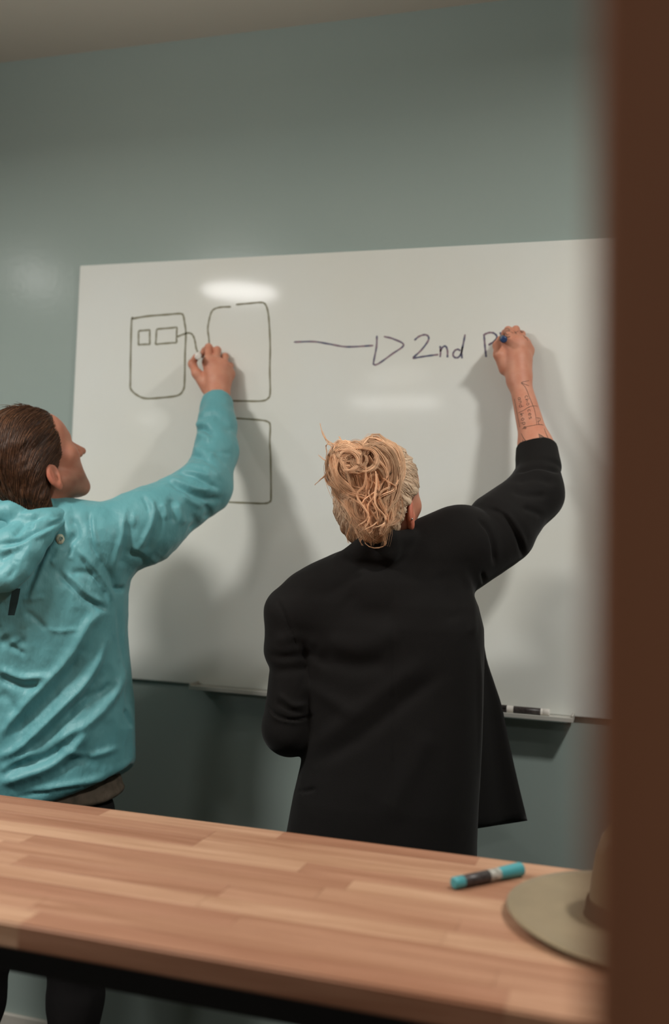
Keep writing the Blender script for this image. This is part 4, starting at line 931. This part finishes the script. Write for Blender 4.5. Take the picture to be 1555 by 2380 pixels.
# core of the knot and the tail
tailp = [W(x, y, z) for x, y, z in ((845, 1120, 2.09), (862, 1170, 2.085), (868, 1215, 2.085), (868, 1226, 2.09), (868, 1240, 2.09))]
def w_knot(P):
    d = ell(P, W(846, 1090, 2.09), (.060, .040, .055))
    return smin(d, chain(P, tailp, [.040, .040, .034, .018, .008], .03), .03)
lo, hi = bbox(tailp+[bunc], .09); V, Q = surfnet(w_knot, lo, hi, .004, 2); N = vnorm(V, Q)
V = V+N*(noise(np.stack([(V@CR)*120, (V@CF)*120, V[:, 2]*22], 1))*.006)[:, None]
kc = np.array([.46, .34, .25]); hk = mk('hair_knot', V, Q, M['blond_hair'], None, True, np.ones((len(V), 3))*kc); adopt(hk, wom)
def dep(x, y):
    e = 1-((x-850)/92.)**2-((y-1088)/86.)**2; g = 1-((x-866)/72.)**2
    return np.minimum(2.088-.052*np.sqrt(np.clip(e, 0, 1)), 2.078-.034*np.sqrt(np.clip(g, 0, 1))*np.clip((1300-y)/60., .3, 1)*(y > 1040))
U_ = RNG.uniform
def lock(ctrl, n, spread, wave, tn, zoff=0.0, rad=(.00028, .0006), npt=20):
    ctrl = np.asarray(ctrl, float); base = spline(ctrl, npt); t = np.linspace(0, 1, npt); ph, fr = U_(0, 6.28), U_(.8, 1.9)
    d = np.gradient(base, axis=0); d /= ln(d)[:, None]; nn = np.stack([-d[:, 1], d[:, 0]], -1)
    prof = .45+.75*np.sin(np.pi*np.clip(t*.85+.08, 0, 1)); zb = zoff+RNG.normal(0, .004)
    for _ in range(n):
        o = RNG.normal(0, spread); q = base+nn*(o*prof+wave*np.sin(ph+6.28*fr*t+o*.05)*(.3+t))[:, None]+RNG.normal(0, .5, 2)
        m = int(npt*U_(.82, 1.0)); z = dep(q[:, 0], q[:, 1])+zb-.004*np.cos(o/spread)*prof+RNG.normal(0, .0012)
        add([W(x, y, c) for (x, y), c in zip(q[:m], z[:m])], U_(*rad), np.array([1.0, .845, .725])*tn*U_(.84, 1.12))
N2 = lambda x, y, sx, sy: (x+RNG.normal(0, sx), y+RNG.normal(0, sy))
for k in range(46):     # down the middle and the tail
    s0 = N2(838, 1066, 24, 16); e = N2(868, 1240, 20, 24); lock([s0, N2(848+(s0[0]-838)*1.3, 1105, 9, 8), N2(856+(s0[0]-838)*1.1, 1160, 12, 8), N2(864+(s0[0]-838)*.8, 1208, 12, 8), e], 26, U_(3, 6), U_(1.5, 5), U_(.70, 1.2), .006*U_(0, 1))
for k in range(40):     # over the top and down the right
    u = U_(0, 1); lock([N2(826, 1064, 9, 7), N2(850+20*u, 1034-8*u, 7, 5), N2(886+26*u, 1050-6*u, 6, 7), N2(902+24*u, 1100, 6, 9), N2(890+18*u, 1150, 10, 10), N2(874+16*u, 1200, 12, 14), N2(868+10*u, 1246, 12, 16)], 26, U_(2.5, 5), U_(1, 4), U_(.72, 1.2))
for k in range(26):     # round the left and back under
    u = U_(0, 1); lock([N2(832, 1052, 9, 6), N2(806-8*u, 1038-6*u, 7, 5), N2(784-10*u, 1066, 5, 7), N2(782-6*u, 1104+8*u, 6, 7), N2(806, 1134+14*u, 8, 6), N2(842, 1140+22*u, 10, 7), N2(866, 1122+60*u, 12, 12)], 24, U_(2, 4.5), U_(.5, 3), U_(.70, 1.2), -.006)
for k in range(14):     # small swirls in the knot
    c = N2(822, 1068, 14, 10); r = U_(16, 34); a0 = U_(0, 6.28); lock([(c[0]+r*math.cos(a0+q*.8), c[1]+.85*r*math.sin(a0+q*.8)) for q in range(int(U_(4, 7)))], 20, U_(2, 4), U_(0, 2), U_(.75, 1.22), -.010)
for k in range(16):     # nape hair left of the tail and wisps
    x = U_(795, 850); lock([N2(x, 1120, 5, 6), N2(x+6, 1160, 6, 6), N2(x+18, 1200, 7, 8), N2(x+26, 1236, 8, 10)], 16, U_(2, 4), U_(1, 5), U_(.62, 1.05), .012)
for k in range(10):     # single bright curls on the surface
    x = U_(830, 905); lock([N2(x, 1100, 6, 8), N2(x+12, 1130, 8, 6), N2(x-8, 1165, 8, 6), N2(x+8, 1200, 8, 8), N2(x-4, 1236, 8, 8)], 12, 1.5, U_(3, 7), U_(1.08, 1.3), -.012)
FLY = [[(822, 1058), (796, 1044), (772, 1031), (757, 1020), (748, 1002), (744, 984)], [(820, 1064), (794, 1048), (770, 1036), (757, 1024), (750, 1004)], [(818, 1046), (792, 1036), (772, 1032), (758, 1034), (760, 1050), (757, 1064)], [(800, 1084), (778, 1078), (764, 1074), (752, 1066), (739, 1057)], [(800, 1078), (780, 1076), (762, 1072)], [(800, 1078), (776, 1090), (757, 1103), (744, 1116), (731, 1127)], [(802, 1082), (778, 1090), (760, 1104), (745, 1114)],
       [(822, 1052), (804, 1036), (794, 1024), (788, 1014)], [(850, 1240), (838, 1256), (842, 1268)], [(815, 1210), (810, 1238), (808, 1260)], [(812, 1225), (806, 1246), (811, 1262)], [(872, 1218), (882, 1242), (892, 1252), (893, 1268), (878, 1273)], [(878, 1214), (888, 1240), (896, 1250), (896, 1266), (872, 1273), (850, 1266), (846, 1240)], [(905, 1225), (922, 1212), (930, 1206)], [(900, 1230), (918, 1216), (931, 1207)], [(905, 1226), (924, 1214), (933, 1205)]]
for q in FLY:
    for k in range(5):
        j = RNG.normal(0, 1.1, (len(q), 2)); add(spline([W(a+b[0], c+b[1], 2.062+.003*n) for n, ((a, c), b) in enumerate(zip(q, j))], 14), RNG.uniform(.0003, .0007), np.array([.98, .80, .66])*RNG.uniform(.8, 1.1))
v, f, t = tubes(paths, rad, 3, .3)
cnts = [len(p)*3 for p in paths]; tc = np.repeat(np.array(tint), cnts, axis=0)
o = mk('hair_strands', v, f, M['blond_hair'], None, True, tc); o['kind'] = 'stuff'; adopt(o, wom)
tipw = wall_at(1166, 784, BY+.001); basew = W(1171, 789, (tipw-CC)@CF-.120)
marker('dry_erase_marker', 'blue ended marker seen end-on in the tattooed hand of the blond person', None, basew, tipw, .0085, M['black_plastic'], M['blue_cap'], M['black_plastic'], None, False)
bpy.context.view_layer.update()
